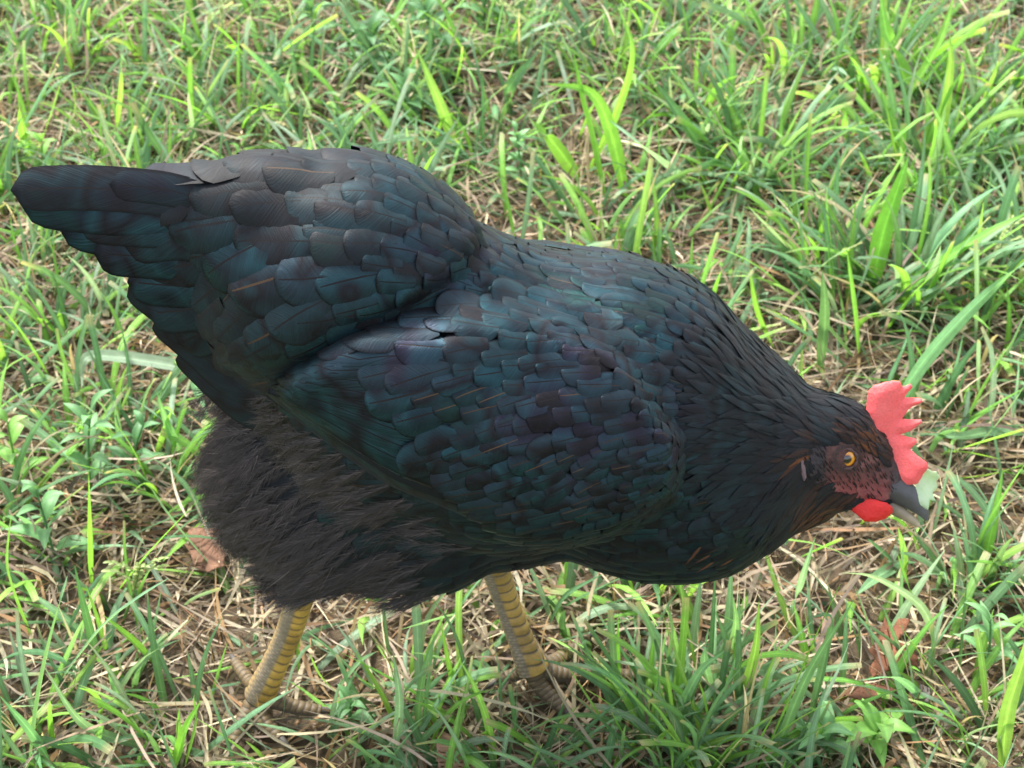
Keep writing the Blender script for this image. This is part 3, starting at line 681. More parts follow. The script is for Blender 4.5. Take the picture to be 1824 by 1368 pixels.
# head furniture ---------------------------------------------------
def slab(poly, T, k_px, h=.0005, wob=.0006, base_l=0.0, bend=None):
    """a flesh outline in the head's plane, swollen towards its middle"""
    pl = np.array([[ (hp(x, y) - H0) @ FH, (hp(x, y) - H0) @ UH] for x, y in poly]); lo = pl.min(0) - .003; hi = pl.max(0) + .003; k = k_px * HPX
    def f(Q):
        d = poly_sd(Q[:, :2], pl) + .00018 * vnoise(Q, 350)
        return np.abs(Q[:, 2]) - T * np.sqrt(np.clip(d, 0, k) / k) + np.where(d < 0, -d, 0) - .00005 + wob * vnoise(Q + 9, 170) * .5
    v, fc_ = surface_nets(f, [lo[0], lo[1], -T * 1.8 - .001], [hi[0], hi[1], T * 1.8 + .001], h)
    l = v[:, 2] + base_l
    if bend is not None: l = l + bend(v)
    return H0 + v[:, :1] * FH + v[:, 1:2] * UH + l[:, None] * LH, fc_, v
COMB = [(1540, 750), (1541, 732), (1543, 714), (1545, 696), (1555, 684), (1573, 679), (1590, 677), (1603, 679), (1609, 690), (1624, 685), (1628, 691), (1613, 709), (1642, 711), (1645, 716),
        (1620, 731), (1608, 748), (1640, 747), (1642, 752), (1622, 769), (1603, 776), (1631, 780), (1633, 787), (1620, 799), (1634, 810), (1650, 822), (1653, 832), (1644, 842), (1634, 860),
        (1612, 862), (1592, 852), (1574, 830), (1562, 806), (1546, 782)]
v, f_, lv = slab(COMB, .0027, 15, bend=lambda v: .0025 * np.sin(v[:, 0] * 160 + v[:, 1] * 60))
tc_ = .5 + .5 * vnoise(v, 120)[:, None]; col = np.array([.78, .10, .10]) * (1 - tc_ * .5) + np.array([.84, .21, .20]) * tc_ * .5
A = Acc(); A.add(v, f_, None, np.concatenate([col, np.ones((len(v), 1))], 1)); A.build('comb', M_COMB, hen)
WAT = [(1512, 882), (1511, 896), (1520, 909), (1534, 919), (1555, 923), (1574, 918), (1587, 907), (1585, 896), (1574, 887), (1545, 880)]
for sg in (1, -1):
    v, f_, lv = slab(WAT, .0017, 11, base_l=sg * .0062, bend=lambda v: sg * .002 * np.sin(v[:, 0] * 200))
    if sg < 0: v = v - UH * .002 - FH * .001
    A = Acc(); A.add(v, f_, None, (.62, .022, .020, 1)); A.build('wattle', M_COMB, hen)
def horn(name, pts, colr, cz=.75):
    P = catmull(np.array([hp(x, y) for x, y, r in pts]), 40); r = np.interp(np.linspace(0, 1, 40), np.linspace(0, 1, len(pts)), [p[2] for p in pts]) * HPX
    V, s, a, Fv, Bv = tube(P, r, UH, 24); q = V - P[:, None]; V = P[:, None] + q - (q @ LH)[..., None] * LH * (1 - cz)
    t = np.linspace(0, 1, 40)[:, None, None]; c = np.array(colr[0]) * (1 - t) + np.array(colr[1]) * t; c = np.broadcast_to(c, V.shape)
    A = Acc(); A.add(V, tube_faces(40, 24), None, np.concatenate([c, np.ones((40, 24, 1))], -1)); return A.build(name, M_HORN, hen)
horn('upper_beak', [(1560, 852, 29), (1590, 868, 27), (1616, 883, 22), (1634, 899, 16), (1646, 914, 10), (1650, 927, 3)], [(.030, .028, .03), (.10, .10, .105)])
horn('lower_beak', [(1560, 890, 14), (1586, 902, 13), (1608, 915, 10.5), (1628, 929, 7), (1640, 940, 2)], [(.06, .05, .04), (.42, .34, .22)])
# nostril slit sits as a dark groove on the near and far side of the upper beak
for sg in (1, -1):
    c = hp(1600, 862) + LH * sg * .0042
    u_, v_ = np.meshgrid(np.linspace(0, math.pi, 9), np.linspace(0, 2 * math.pi, 13)[:-1], indexing='ij')
    S3 = c + (np.cos(u_)[..., None] * FH * .0021 + (np.sin(u_) * np.cos(v_))[..., None] * UH * .0008 + (np.sin(u_) * np.sin(v_))[..., None] * LH * .0010)
    A = Acc(); A.add(S3, tube_faces(9, 12, False), None, (.012, .01, .01, 1)); A.build('nostril', M_HORN, hen)
# eyes
m, t, b, N, L = mat('eye_iris'); tc = N.new('ShaderNodeTexCoord'); sx = N.new('ShaderNodeSeparateXYZ'); L.new(tc.outputs['Object'], sx.inputs[0])
rr = math_(t, 'SQRT', math_(t, 'ADD', math_(t, 'POWER', math_(t, 'ABSOLUTE', sx.outputs[0]), 2.0), math_(t, 'POWER', math_(t, 'ABSOLUTE', sx.outputs[1]), 2.0)))
rr = math_(t, 'MULTIPLY', rr, 100.0)
c = ramp_(t, rr, [(0, (.004, .004, .004)), (.215, (.004, .004, .004)), (.245, (.30, .10, .01)), (.34, (.72, .30, .02)), (.46, (.55, .20, .01)), (.52, (.02, .012, .01)), (1, (.02, .012, .01))])
L.new(c, b.inputs['Base Color']); b.inputs['Roughness'].default_value = .12; b.inputs['Coat Weight'].default_value = 1.0; b.inputs['Coat Roughness'].default_value = .03
M_EYE = m
for sg in (1, -1):
    u_, v_ = np.meshgrid(np.linspace(0, math.pi, 21), np.linspace(0, 2 * math.pi, 33)[:-1], indexing='ij'); r = .0068
    V = np.stack([np.sin(u_) * np.cos(v_), np.sin(u_) * np.sin(v_), np.cos(u_) * .75], -1) * r
    o = mesh_obj('eye', V.reshape(-1, 3), tube_faces(21, 32, False), [M_EYE], hen)
    ax = nrm(LH * sg + FH * .10 + UH * (-.02)); X = nrm(np.cross(UH, ax)); Y = np.cross(ax, X)
    dd = hit(sdf_plain, np.array([1508.]), np.array([817.]))[0]
    if sg < 0: dd = dd - LH * 2 * ((dd - H0) @ LH)
    o.matrix_world = Matrix(np.vstack([np.column_stack([X, Y, ax, dd - ax * .0038]), [0, 0, 0, 1]]).tolist())
    # eyelid ring
    a = np.linspace(0, 2 * math.pi, 40, endpoint=False)
    ring = (dd - ax * .0001) + (np.cos(a) * .0060)[:, None] * X + (np.sin(a) * .0053)[:, None] * Y + ax * .0003
    b_ = np.linspace(0, 2 * math.pi, 10, endpoint=False); rad = nrm(ring - dd)
    V = ring[:, None] + (np.cos(b_)[None, :, None] * rad[:, None] + np.sin(b_)[None, :, None] * ax) * (.00085 + .00025 * np.sin(a * 7))[:, None, None]
    i, j = np.meshgrid(np.arange(40), np.arange(10), indexing='ij'); F = np.stack([i * 10 + j, ((i + 1) % 40) * 10 + j, ((i + 1) % 40) * 10 + (j + 1) % 10, i * 10 + (j + 1) % 10], -1).reshape(-1, 4)
    A = Acc(); A.add(V, F, None, (.075, .042, .040, 1)); A.build('eyelid', M_FACE, hen)
    # ear lobe: small wrinkled pinkish grey flap
    v, f_, lv = slab([(1416, 806), (1425, 804), (1431, 815), (1434, 832), (1437, 850), (1432, 858), (1426, 846), (1421, 828)], .0018, 6)
    e0 = hp(1427, 830); dd = hit(sdf_plain, np.array([1427.]), np.array([830.]))[0]
    if sg < 0: dd = dd - LH * 2 * ((dd - H0) @ LH)
    v = v + (dd - e0) - LH * sg * .0003
    A = Acc(); A.add(v, f_, None, (.15, .10, .105, 1)); A.build('earlobe', M_FACE, hen)
# bristle feathers on the bare face, sparse
hn = hv[(poly_sd(proj(hv), FACE) > 0)]; hn = hn[rng.integers(0, len(hn), 420)]
hn = hn[np.hypot(proj(hn)[:, 0] - 1508, proj(hn)[:, 1] - 817) > 26]
P, Nn = onto(sdf_plain, hn, 1); n = len(P); D = np.broadcast_to(-FH + UH * .25, P.shape); D = nrm(D - Nn * (D * Nn).sum(1, keepdims=True) + Nn * .15)
C, Ns = march(sdf_plain, P, D, np.full(n, .0045), np.linspace(0, 1, 8))
A = Acc(); feathers(A, C, Ns, np.full(n, .00032), np.full(n, .0007), np.full(n, .2), np.full(n, .0045), np.tile([.6, .12, .2, 0.], (n, 1)), 'lance', .1, 0.0)
A.build('face_bristles', M_SOFT, hen)

# scrap held in the beak
sc_pl = [(1622, 878), (1632, 862), (1638, 850), (1646, 840), (1655, 836), (1662, 842), (1668, 839), (1675, 850), (1670, 860), (1672, 872), (1663, 880), (1668, 893), (1656, 890), (1650, 905), (1640, 900), (1628, 914), (1606, 906), (1584, 890), (1600, 884)]
v, f_, lv = slab(sc_pl, .0011, 5, wob=.0006, bend=lambda v: .003 * np.sin(v[:, 1] * 260))
g = .5 + .5 * vnoise(v, 200)[:, None]; col = np.array([.50, .66, .40]) * g + np.array([.62, .74, .52]) * (1 - g)
A = Acc(); A.add(v - LH * .0005, f_, None, np.concatenate([col, np.ones((len(v), 1))], 1)); o = A.build('food_scrap', M_FOOD)
tag(o, 'pale green scrap of vegetable held in the tip of the black hen\'s beak', 'food scrap')

# ------------------------------------------------------------------ the ground
print('building ground')
def ground_z(x, y): 
    P = np.stack([x, y, 0 * x], -1); return .006 * vnoise(P, 7) + .003 * vnoise(P + 3, 22) - .004
n = 220; gx = np.linspace(-1, 1, n); gx = np.sign(gx) * np.abs(gx) ** 1.0 * 2.6
# one sheet: fine in the middle, stretching to the horizon
ax_ = np.concatenate([-np.geomspace(200, 2.75, 26), np.linspace(-2.6, 2.6, 210), np.geomspace(2.75, 200, 26)])
X, Y = np.meshgrid(ax_, ax_, indexing='ij'); Z = ground_z(X, Y) * (np.maximum(abs(X), abs(Y)) < 2.65)
V = np.stack([X, Y, Z], -1).reshape(-1, 3)
go = mesh_obj('ground', V, strip_faces(1, len(ax_), len(ax_))[:, ::-1], [soil_mat()]); tag(go, kind='structure')

# ------------------------------------------------------------------ grass
GB = np.array([(.19, .40, .065), (.24, .45, .09), (.16, .35, .06)])                  # bright yellow green
GC = np.array([(.125, .255, .115), (.16, .30, .155), (.085, .185, .075), (.23, .35, .22), (.12, .24, .10)])   # blue green
ST = np.array([(.52, .43, .29), (.40, .32, .21), (.56, .48, .34), (.30, .235, .16), (.21, .165, .12)])
BR = np.array([(.32, .20, .10), (.26, .16, .08), (.40, .28, .15)])
def blades(acc, root, az, phi0, bend, L, W, col, tipcol=None, tipw=.0, cut=None, R=7, fold=.25, twist=None, kink=None, check=True):
    n = len(root); t = np.linspace(0, 1, R)
    phi = phi0[:, None] + bend[:, None] * t[None] ** 1.3
    if kink is not None: phi = phi + kink[0][:, None] * (t[None] > kink[1][:, None])
    phi = np.clip(phi, 0, 2.6); ds = L[:, None] / (R - 1)
    tw = np.zeros(n) if twist is None else twist; azz = az[:, None] + tw[:, None] * t[None] * .6
    d = np.stack([np.sin(phi) * np.cos(azz), np.sin(phi) * np.sin(azz), np.cos(phi)], -1)
    C = root[:, None] + np.concatenate([np.zeros((n, 1, 3)), np.cumsum((d[:, :-1] + d[:, 1:]) * .5 * ds[..., None], 1)], 1)
    C[..., 2] = np.maximum(C[..., 2], ground_z(C[..., 0], C[..., 1]) + .0015)
    if check:
        fl = C.reshape(-1, 3); dd = np.full(len(fl), 1.0)
        nb = (fl[:, 0] > -.30) & (fl[:, 0] < .27) & (abs(fl[:, 1]) < .13) & (fl[:, 2] > .05)
        if nb.any(): dd[nb] = sdf_all(fl[nb])
        for a, b in LEGSEG:
            e = b - a; w_ = fl - a; tt = np.clip(w_ @ e / (e @ e), 0, 1); dd = np.minimum(dd, np.linalg.norm(w_ - tt[:, None] * e, axis=1) - .0055)
        ok = dd.reshape(n, R).min(1) > .006
        for ft in FEET:
            rd = root - ft; ok &= ~((np.abs(rd[:, 0]) < .036) & (rd[:, 1] < .022) & (rd[:, 1] > -.040) & (rng.random(n) < .72))
        ok &= ~((dd.reshape(n, R).min(1) < .0075) & (C[:, -1, 2] > .05))
        C = C[ok]; d = d[ok]; W = W[ok]; col = col[ok]; n = len(C); azz = azz[ok]; tw = tw[ok]
        cut = None if cut is None else cut[ok]; tipw = tipw[ok] if np.ndim(tipw) else tipw
        if n == 0: return
    side = np.stack([-np.sin(azz), np.cos(azz), 0 * azz], -1); nr = nrm(np.cross(side, d))
    ca = np.cos(tw[:, None] * t)[..., None]; sa = np.sin(tw[:, None] * t)[..., None]; side, nr = side * ca + nr * sa, nr * ca - side * sa
    pr = np.minimum(1, (t / .15) ** .5 * .5 + .5) * np.clip(1 - (np.clip(t - .35, 0, 1) / .65) ** 1.7, 0, 1)
    prc = np.where(t < .99, np.minimum(1, .6 + t), .85)
    pf = np.broadcast_to(pr, (n, R)) if cut is None else np.where(cut[:, None], prc[None], pr[None])
    w_ = (W * .5)[:, None] * np.maximum(pf, .04)
    cols = 3 if fold else 2; s = np.array([-1, 0, 1.]) if fold else np.array([-1, 1.])
    V = C[:, :, None] + side[:, :, None] * (w_[..., None] * s)[..., None]
    if fold: V = V + nr[:, :, None] * (w_[..., None] * (np.abs(s) * fold))[..., None]
    cc = np.broadcast_to(col[:, None, None, :], (n, R, cols, 3)).copy()
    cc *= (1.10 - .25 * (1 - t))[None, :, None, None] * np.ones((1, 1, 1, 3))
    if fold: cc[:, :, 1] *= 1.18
    if tipcol is not None:
        tw_ = (np.clip((t[None] - (1 - np.asarray(tipw).reshape(-1, 1))) / .12, 0, 1))[..., None, None]; cc = cc * (1 - tw_) + tipcol * tw_
    U = np.zeros((n, R, cols, 2)); U[..., 0] = s; U[..., 1] = t[None, :, None]
    acc.add(V, strip_faces(n, R, cols), U, np.concatenate([cc, np.ones((n, R, cols, 1))], -1).reshape(-1, 4))
FEET = [A1, A2 + np.array([.018, 0, 0])]
LEGSEG = [(at_y(545, 1020, -.022), A1), (at_y(872, 985, .028), A2)]
def pick(pal, n, j=.18):
    c = pal[rng.integers(0, len(pal), n)] * rng.uniform(1 - j, 1 + j, (n, 1)); return c * rng.uniform(.93, 1.07, (n, 3))
def groundpts(n, x0=-1.1, x1=1.1, y0=-.62, y1=1.25):
    x = rng.uniform(x0, x1, n); y = rng.uniform(y0, y1, n); return np.stack([x, y, ground_z(x, y)], -1)
G = Acc(); T_ = Acc()
# 1 thatch of dead strands lying on the soil
n = 52000; r = groundpts(n); r[:, 2] += rng.uniform(.000, .010, n)
mix = rng.random(n); col = np.where((mix < .78)[:, None], pick(ST, n), pick(BR, n)) * rng.uniform(.4, 1.05, (n, 1))
blades(T_, r, rng.uniform(0, 6.28, n), rng.uniform(1.15, 1.6, n), rng.normal(.0, .5, n), rng.uniform(.02, .085, n), rng.uniform(.0008, .0034, n), col, R=5, fold=0, twist=rng.normal(0, 1.2, n), check=False)
n = 3500; r = groundpts(n); r[:, 2] += rng.uniform(.008, .034, n)
blades(T_, r, rng.uniform(0, 6.28, n), rng.uniform(1.2, 1.75, n), rng.normal(.1, .4, n), rng.uniform(.03, .10, n), rng.uniform(.0009, .0028, n), pick(ST, n) * .8, R=6, fold=0, twist=rng.normal(0, 1.0, n))
# 2 standing dry stems, thickest in the lower left of the picture
q0 = groundpts(26000); qq = proj(q0)
dn = .18 + .85 * np.exp(-((qq[:, 0] - 560) / 380) ** 2 - ((qq[:, 1] - 1130) / 170) ** 2) + .45 * np.exp(-((qq[:, 0] - 300) / 260) ** 2 - ((qq[:, 1] - 190) / 120) ** 2) + .3 * (qq[:, 0] > 1400) * (qq[:, 1] > 900)
q0 = q0[rng.random(len(q0)) < dn * .8]; n = len(q0)
col = np.where((rng.random(n) < .5)[:, None], pick(BR, n), pick(ST, n))
blades(T_, q0, rng.uniform(0, 6.28, n), rng.uniform(.15, 1.2, n), rng.normal(.3, .5, n), rng.uniform(.018, .055, n), rng.uniform(.0007, .0015, n), col, R=5, fold=0, kink=(rng.uniform(-.8, .8, n), rng.uniform(.3, .8, n)))
# 3 short lawn blades
def dens_green(q):
    x, y = q[:, 0], q[:, 1]
    d = .50 + .34 * (y < 420) + .25 * np.exp(-((x - 1250) / 200) ** 2 - ((y - 1260) / 120) ** 2)
    d -= .30 * np.exp(-((x - 1620) / 230) ** 2 - ((y - 1130) / 190) ** 2); d -= .25 * np.exp(-((x - 650) / 300) ** 2 - ((y - 1130) / 110) ** 2)
    d -= .22 * np.exp(-((x - 960) / 170) ** 2 - ((y - 190) / 60) ** 2) + .2 * np.exp(-((x - 300) / 240) ** 2 - ((y - 210) / 90) ** 2); return d
q0 = groundpts(34000); nz = .5 + .5 * vnoise(q0, 9); q0 = q0[rng.random(len(q0)) < np.clip(dens_green(proj(q0)), .05, 1) * (.35 + nz) * .75]; n = len(q0)
br = (rng.random(n) < .30); col = np.where(br[:, None], pick(GB, n), pick(GC, n, .25))
cut = rng.random(n) < .35
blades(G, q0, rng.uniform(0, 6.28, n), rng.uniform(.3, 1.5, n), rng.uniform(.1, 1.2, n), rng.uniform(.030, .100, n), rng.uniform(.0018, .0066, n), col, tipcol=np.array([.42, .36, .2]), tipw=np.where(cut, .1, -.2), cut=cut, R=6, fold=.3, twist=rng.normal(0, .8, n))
# 4 tufts: blades fanning from one crown
def tuft(px, py, n, rad, L0, L1, W0, W1, bright=.35, lean=(0.05, .8), azc=None, acc=G):
    c = at_z(float(px), float(py), 0); a = rng.uniform(0, 6.28, n); rr = rad * np.sqrt(rng.random(n))
    x = c[0] + rr * np.cos(a); y = c[1] + rr * np.sin(a); r = np.stack([x, y, ground_z(x, y)], -1)
    az = a + rng.normal(0, .5, n) if azc is None else rng.normal(azc, .55, n)
    col = np.where((rng.random(n) < bright)[:, None], pick(GB, n), pick(GC, n, .25)); dead = rng.random(n) < .13; col[dead] = pick(ST, dead.sum()); wd_ = rng.uniform(W0, W1, n) * np.where(dead, .5, 1)
    cut = (rng.random(n) < .25) & ~dead
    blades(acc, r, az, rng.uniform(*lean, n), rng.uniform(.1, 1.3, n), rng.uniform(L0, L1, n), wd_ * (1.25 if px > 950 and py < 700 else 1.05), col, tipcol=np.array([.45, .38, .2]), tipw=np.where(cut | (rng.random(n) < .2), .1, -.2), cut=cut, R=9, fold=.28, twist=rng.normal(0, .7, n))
for (px, py, n_, rad, L0, L1, W0, W1, b) in [
    (1230, 1290, 75, .035, .05, .11, .002, .005, .35), (1310, 1360, 60, .035, .05, .11, .002, .0055, .35), (1180, 1370, 50, .035, .04, .09, .002, .005, .3), (1120, 1300, 30, .03, .03, .08, .002, .005, .3),
    (1350, 300, 60, .04, .05, .12, .0025, .006, .25), (1260, 230, 45, .04, .05, .11, .002, .005, .3), (1500, 560, 45, .04, .05, .12, .003, .006, .3), (1600, 520, 55, .035, .07, .14, .003, .007, .3),
    (1640, 300, 50, .035, .06, .13, .003, .007, .45), (1560, 160, 45, .04, .06, .14, .003, .008, .5), (1730, 200, 40, .04, .06, .13, .003, .006, .45), (1400, 120, 40, .04, .05, .12, .003, .006, .4),
    (1090, 150, 35, .04, .05, .11, .003, .006, .45), (1090, 400, 30, .03, .04, .10, .003, .006, .45), (130, 640, 40, .04, .05, .11, .002, .005, .3), (60, 500, 35, .04, .05, .1, .002, .005, .35),
    (200, 760, 30, .03, .05, .1, .002, .005, .3), (40, 1300, 35, .03, .05, .11, .003, .006, .35), (180, 1200, 25, .03, .04, .09, .003, .006, .3), (320, 1300, 25, .03, .04, .09, .003, .005, .4),
    (560, 1340, 30, .03, .04, .08, .002, .005, .35), (720, 1330, 25, .025, .04, .09, .003, .006, .35), (900, 1350, 25, .03, .04, .08, .002, .005, .35), (1700, 1000, 18, .03, .05, .1, .002, .005, .3),
    (1700, 1250, 28, .03, .05, .1, .002, .005, .35), (1800, 1330, 30, .03, .05, .11, .003, .006, .4), (1480, 1240, 12, .02, .04, .1, .003, .006, .3), (1640, 760, 18, .03, .05, .1, .003, .006, .3),
    (1460, 470, 30, .03, .05, .11, .003, .006, .45), (1780, 500, 30, .04, .06, .12, .003, .006, .3), (1760, 640, 20, .04, .06, .12, .003, .006, .25),
    (100, 100, 35, .05, .04, .1, .002, .006, .5), (380, 60, 35, .05, .04, .09, .002, .005, .45), (230, 250, 30, .05, .04, .08, .002, .005, .45), (560, 200, 30, .05, .04, .09, .003, .006, .35), (30, 260, 25, .04, .05, .1, .003, .005, .5)]:
    tuft(px, py, n_, rad, L0, L1, W0, W1, b)
for _ in range(380):
    p = groundpts(1)[0]; q = proj(p[None])[0]
    k = 1.0 if q[1] < 500 else .6
    tuft(q[0], q[1], int(rng.integers(8, 26)), rng.uniform(.012, .04), .03, rng.uniform(.07, .13) * (.8 + .2 * k), .002, rng.uniform(.0045, .0078), rng.uniform(.15, .55))
# 5 the blades one can follow in the photograph: root, waypoints, tip (pixels), width px, colour
HERO = [([(1115, 352), (1088, 235), (1052, 165), (975, 149)], 22, 'b'), ([(1080, 352), (1062, 250), (1040, 170), (1022, 95)], 26, 'b'), ([(1032, 318), (990, 260), (948, 215)], 24, 'b'),
        ([(812, 268), (790, 200), (765, 140), (742, 86)], 17, 'b'), ([(1050, 300), (1100, 190), (1125, 90), (1100, 10)], 20, 'b'), ([(1230, 332), (1160, 275), (1085, 214)], 26, 'c'),
        ([(1275, 300), (1220, 220), (1165, 142)], 20, 'c'), ([(1553, 520), (1572, 420), (1598, 340), (1618, 280)], 30, 'b'), ([(1512, 272), (1503, 235), (1508, 190)], 18, 'b'),
        ([(1630, 190), (1600, 110), (1580, 60), (1568, -10)], 30, 'b'), ([(1668, 300), (1685, 180), (1693, 110), (1692, 60)], 16, 'b'), ([(1600, 200), (1650, 120), (1680, 60), (1700, -10)], 20, 'b'),
        ([(1560, 560), (1660, 480), (1760, 415), (1840, 375)], 22, 'b'), ([(1600, 580), (1700, 500), (1800, 440), (1850, 420)], 18, 'c'), ([(1560, 780), (1640, 650), (1740, 540), (1840, 455)], 26, 'c'),
        ([(1860, 775), (1780, 768), (1710, 778), (1640, 772)], 22, 'c'), ([(1520, 640), (1455, 560), (1390, 474)], 24, 'c'), ([(1378, 618), (1350, 550), (1335, 478)], 15, 'b'),
        ([(1462, 660), (1470, 560), (1465, 480)], 20, 'c'), ([(1530, 640), (1520, 540), (1508, 440)], 14, 'b'), ([(62, 300), (40, 230), (32, 158)], 15, 'b'), ([(208, 235), (216, 160), (216, 100)], 10, 'b'),
        ([(122, 240), (135, 190), (128, 145)], 12, 'b'), ([(400, 672), (300, 650), (180, 634), (148, 645), (146, 690)], 24, 'c'), ([(165, 1045), (162, 940), (158, 832)], 15, 'b'),
        ([(52, 1375), (72, 1230), (95, 1120), (120, 1026)], 27, 'c'), ([(62, 1145), (30, 1060), (14, 1000), (20, 915)], 15, 'b'), ([(205, 1060), (270, 980), (365, 878)], 13, 'b'),
        ([(275, 1182), (235, 1140), (183, 1095)], 15, 'b'), ([(95, 1230), (180, 1120), (240, 1070), (300, 1030)], 20, 'c'), ([(705, 1335), (712, 1250), (700, 1160)], 15, 'c'),
        ([(600, 1235), (570, 1200), (552, 1165)], 10, 'b'), ([(600, 1230), (640, 1180), (672, 1160)], 10, 'c'), ([(1200, 1290), (1245, 1200), (1290, 1160)], 15, 'c'), ([(1160, 1290), (1100, 1215), (1040, 1180)], 14, 'c'),
        ([(1350, 1375), (1410, 1240), (1460, 1120), (1497, 1040)], 13, 'b'), ([(1380, 1345), (1440, 1200), (1520, 1070)], 16, 'c'), ([(1400, 1115), (1425, 1040), (1452, 958)], 14, 'c'),
        ([(1785, 1368), (1795, 1270), (1822, 1180), (1835, 1110)], 24, 'b'), ([(1670, 1150), (1640, 1080), (1560, 1030), (1500, 1020)], 14, 'c'), ([(1650, 1110), (1620, 1050), (1598, 985)], 12, 'b'),
        ([(1660, 1260), (1600, 1210), (1530, 1212)], 14, 'c'), ([(1610, 1030), (1608, 985), (1600, 940)], 18, 'b'), ([(1600, 1010), (1560, 975), (1545, 960)], 16, 'c'), ([(1610, 1000), (1560, 1030), (1525, 1060)], 20, 'c'),
        ([(1440, 1290), (1470, 1170), (1480, 1100), (1440, 1100)], 14, 'c'), ([(330, 1365), (350, 1290), (345, 1240)], 12, 'b'), ([(310, 1368), (330, 1300), (358, 1248)], 16, 'b'), ([(95, 1368), (60, 1310), (0, 1240)], 18, 'c'),
        ([(250, 1330), (150, 1290), (80, 1190)], 16, 'c'), ([(900, 200), (905, 160), (960, 90)], 24, 'c'), ([(700, 150), (640, 60), (600, 0)], 18, 'c'), ([(860, 300), (760, 250), (640, 260)], 14, 'c'),
        ([(1270, 1240), (1255, 1180), (1262, 1120)], 16, 'c'), ([(1320, 1250), (1345, 1160), (1352, 1070)], 15, 'b'), ([(1180, 1210), (1195, 1130), (1190, 1075)], 14, 'c'), ([(1290, 1200), (1310, 1120), (1305, 1060)], 14, 'c'),
        ([(980, 1110), (1010, 1060), (1075, 1022)], 12, 'c'), ([(340, 640), (352, 700), (370, 740)], 16, 'c'), ([(330, 820), (300, 760), (280, 700)], 14, 'c'), ([(400, 905), (330, 960), (290, 1000)], 12, 'b')]
for pts, wpx, cl in HERO:
    q = catmull(np.array(pts, float), 16); t = np.linspace(0, 1, 16); y0 = q[0, 1]
    dyt = y0 - q[:, 1]; z = np.clip(dyt / 2450.0, .0, .13) + .022 * np.sin(t * math.pi * .55) + .004 * t
    C = np.stack([at_z(a, b, c) for (a, b), c in zip(q, z)]); T = nrm(np.gradient(C, axis=0)); tocam = nrm(CAM - C)
    upv = nrm(np.array([0, 0, 1.0]) + rng.normal(0, .45, 3) - FV * .5); side = nrm(np.cross(T, upv)); nr = np.cross(side, T)
    w_ = wpx * mpp(C) * .58 * np.minimum(1, .5 + t * 2.2) * np.clip(1 - (np.clip(t - .30, 0, 1) / .72) ** 1.6, .03, 1); s = np.array([-1, -.5, 0, .5, 1.])
    V = C[:, None] + side[:, None] * (w_[:, None] * s)[..., None] + nr[:, None] * (w_[:, None] * np.abs(s) * .3)[..., None]
    c = pick(GB if cl == 'b' else GC, 1, .12)[0] * (1.25 if cl == 'c' else 1.15); cc = np.broadcast_to(c, (16, 5, 3)).copy() * (.85 + .25 * t)[:, None, None]; cc[:, 2] *= 1.25
    U = np.zeros((16, 5, 2)); U[..., 0] = s; U[..., 1] = t[:, None]
    G.add(V, strip_faces(1, 16, 5), U, np.concatenate([cc, np.ones((16, 5, 1))], -1).reshape(-1, 4))
# 6 lawn beyond the picture
q0 = groundpts(16000, -2.6, 2.6, -1.6, 2.6); o_ = (abs(q0[:, 0]) > 1.05) | (q0[:, 1] > 1.2) | (q0[:, 1] < -.6); q0 = q0[o_]; n = len(q0)
col = np.where((rng.random(n) < .3)[:, None], pick(GB, n), pick(GC, n)); dead = rng.random(n) < .35; col[dead] = pick(ST, dead.sum())
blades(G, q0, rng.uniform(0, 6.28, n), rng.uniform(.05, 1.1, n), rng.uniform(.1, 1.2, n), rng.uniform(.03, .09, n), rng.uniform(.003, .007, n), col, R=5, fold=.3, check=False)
o = G.build('grass', M_BLADE); tag(o, 'green grass blades and tufts growing over the whole lawn around the hen', 'grass', kind='stuff')
o = T_.build('dry_straw', M_STRAW); tag(o, 'tan dead grass strands and thatch lying between the green blades', 'dry grass', kind='stuff')

# ------------------------------------------------------------------ leafy weeds, seed stems, fallen leaves
def leaf(acc, base, d, up, L, W, col, droop=.5, R=9, fold=.25, m=0):
    d = nrm(d); t = np.linspace(0, 1, R); side = nrm(np.cross(d, up)); nr = np.cross(side, d)
    C = base + d * (L * t)[:, None] + nr * (L * .12 * np.sin(t * 3.1))[:, None] - np.array([0, 0, 1.]) * (L * droop * t ** 2 * .6)[:, None]
    w_ = W * .5 * np.clip(np.sin(np.pi * np.clip(t, .02, .99) ** .8), .03, 1) ** .8; s = np.array([-1, -.5, 0, .5, 1.])
    V = C[:, None] + side * (w_[:, None] * s)[..., None] + nr * (w_[:, None] * np.abs(s) * fold)[..., None]
    V[..., 2] = np.maximum(V[..., 2], .002)
    cc = np.broadcast_to(col, (R, 5, 3)).copy(); cc[:, 2] *= 1.3; cc *= (.9 + .2 * t)[:, None, None]
    U = np.zeros((R, 5, 2)); U[..., 0] = s; U[..., 1] = t[:, None]
    acc.add(V, strip_faces(1, R, 5), U, np.concatenate([cc, np.ones((R, 5, 1))], -1).reshape(-1, 4), m)
def stem_tube(acc, P, r0, r1, col, m=0):
    P = catmull(np.array(P), 14); V, *_ = tube(P, np.linspace(r0, r1, 14), np.array([.3, .9, .1]), 7)
    acc.add(V, tube_faces(14, 7), None, (*col, 1), m)
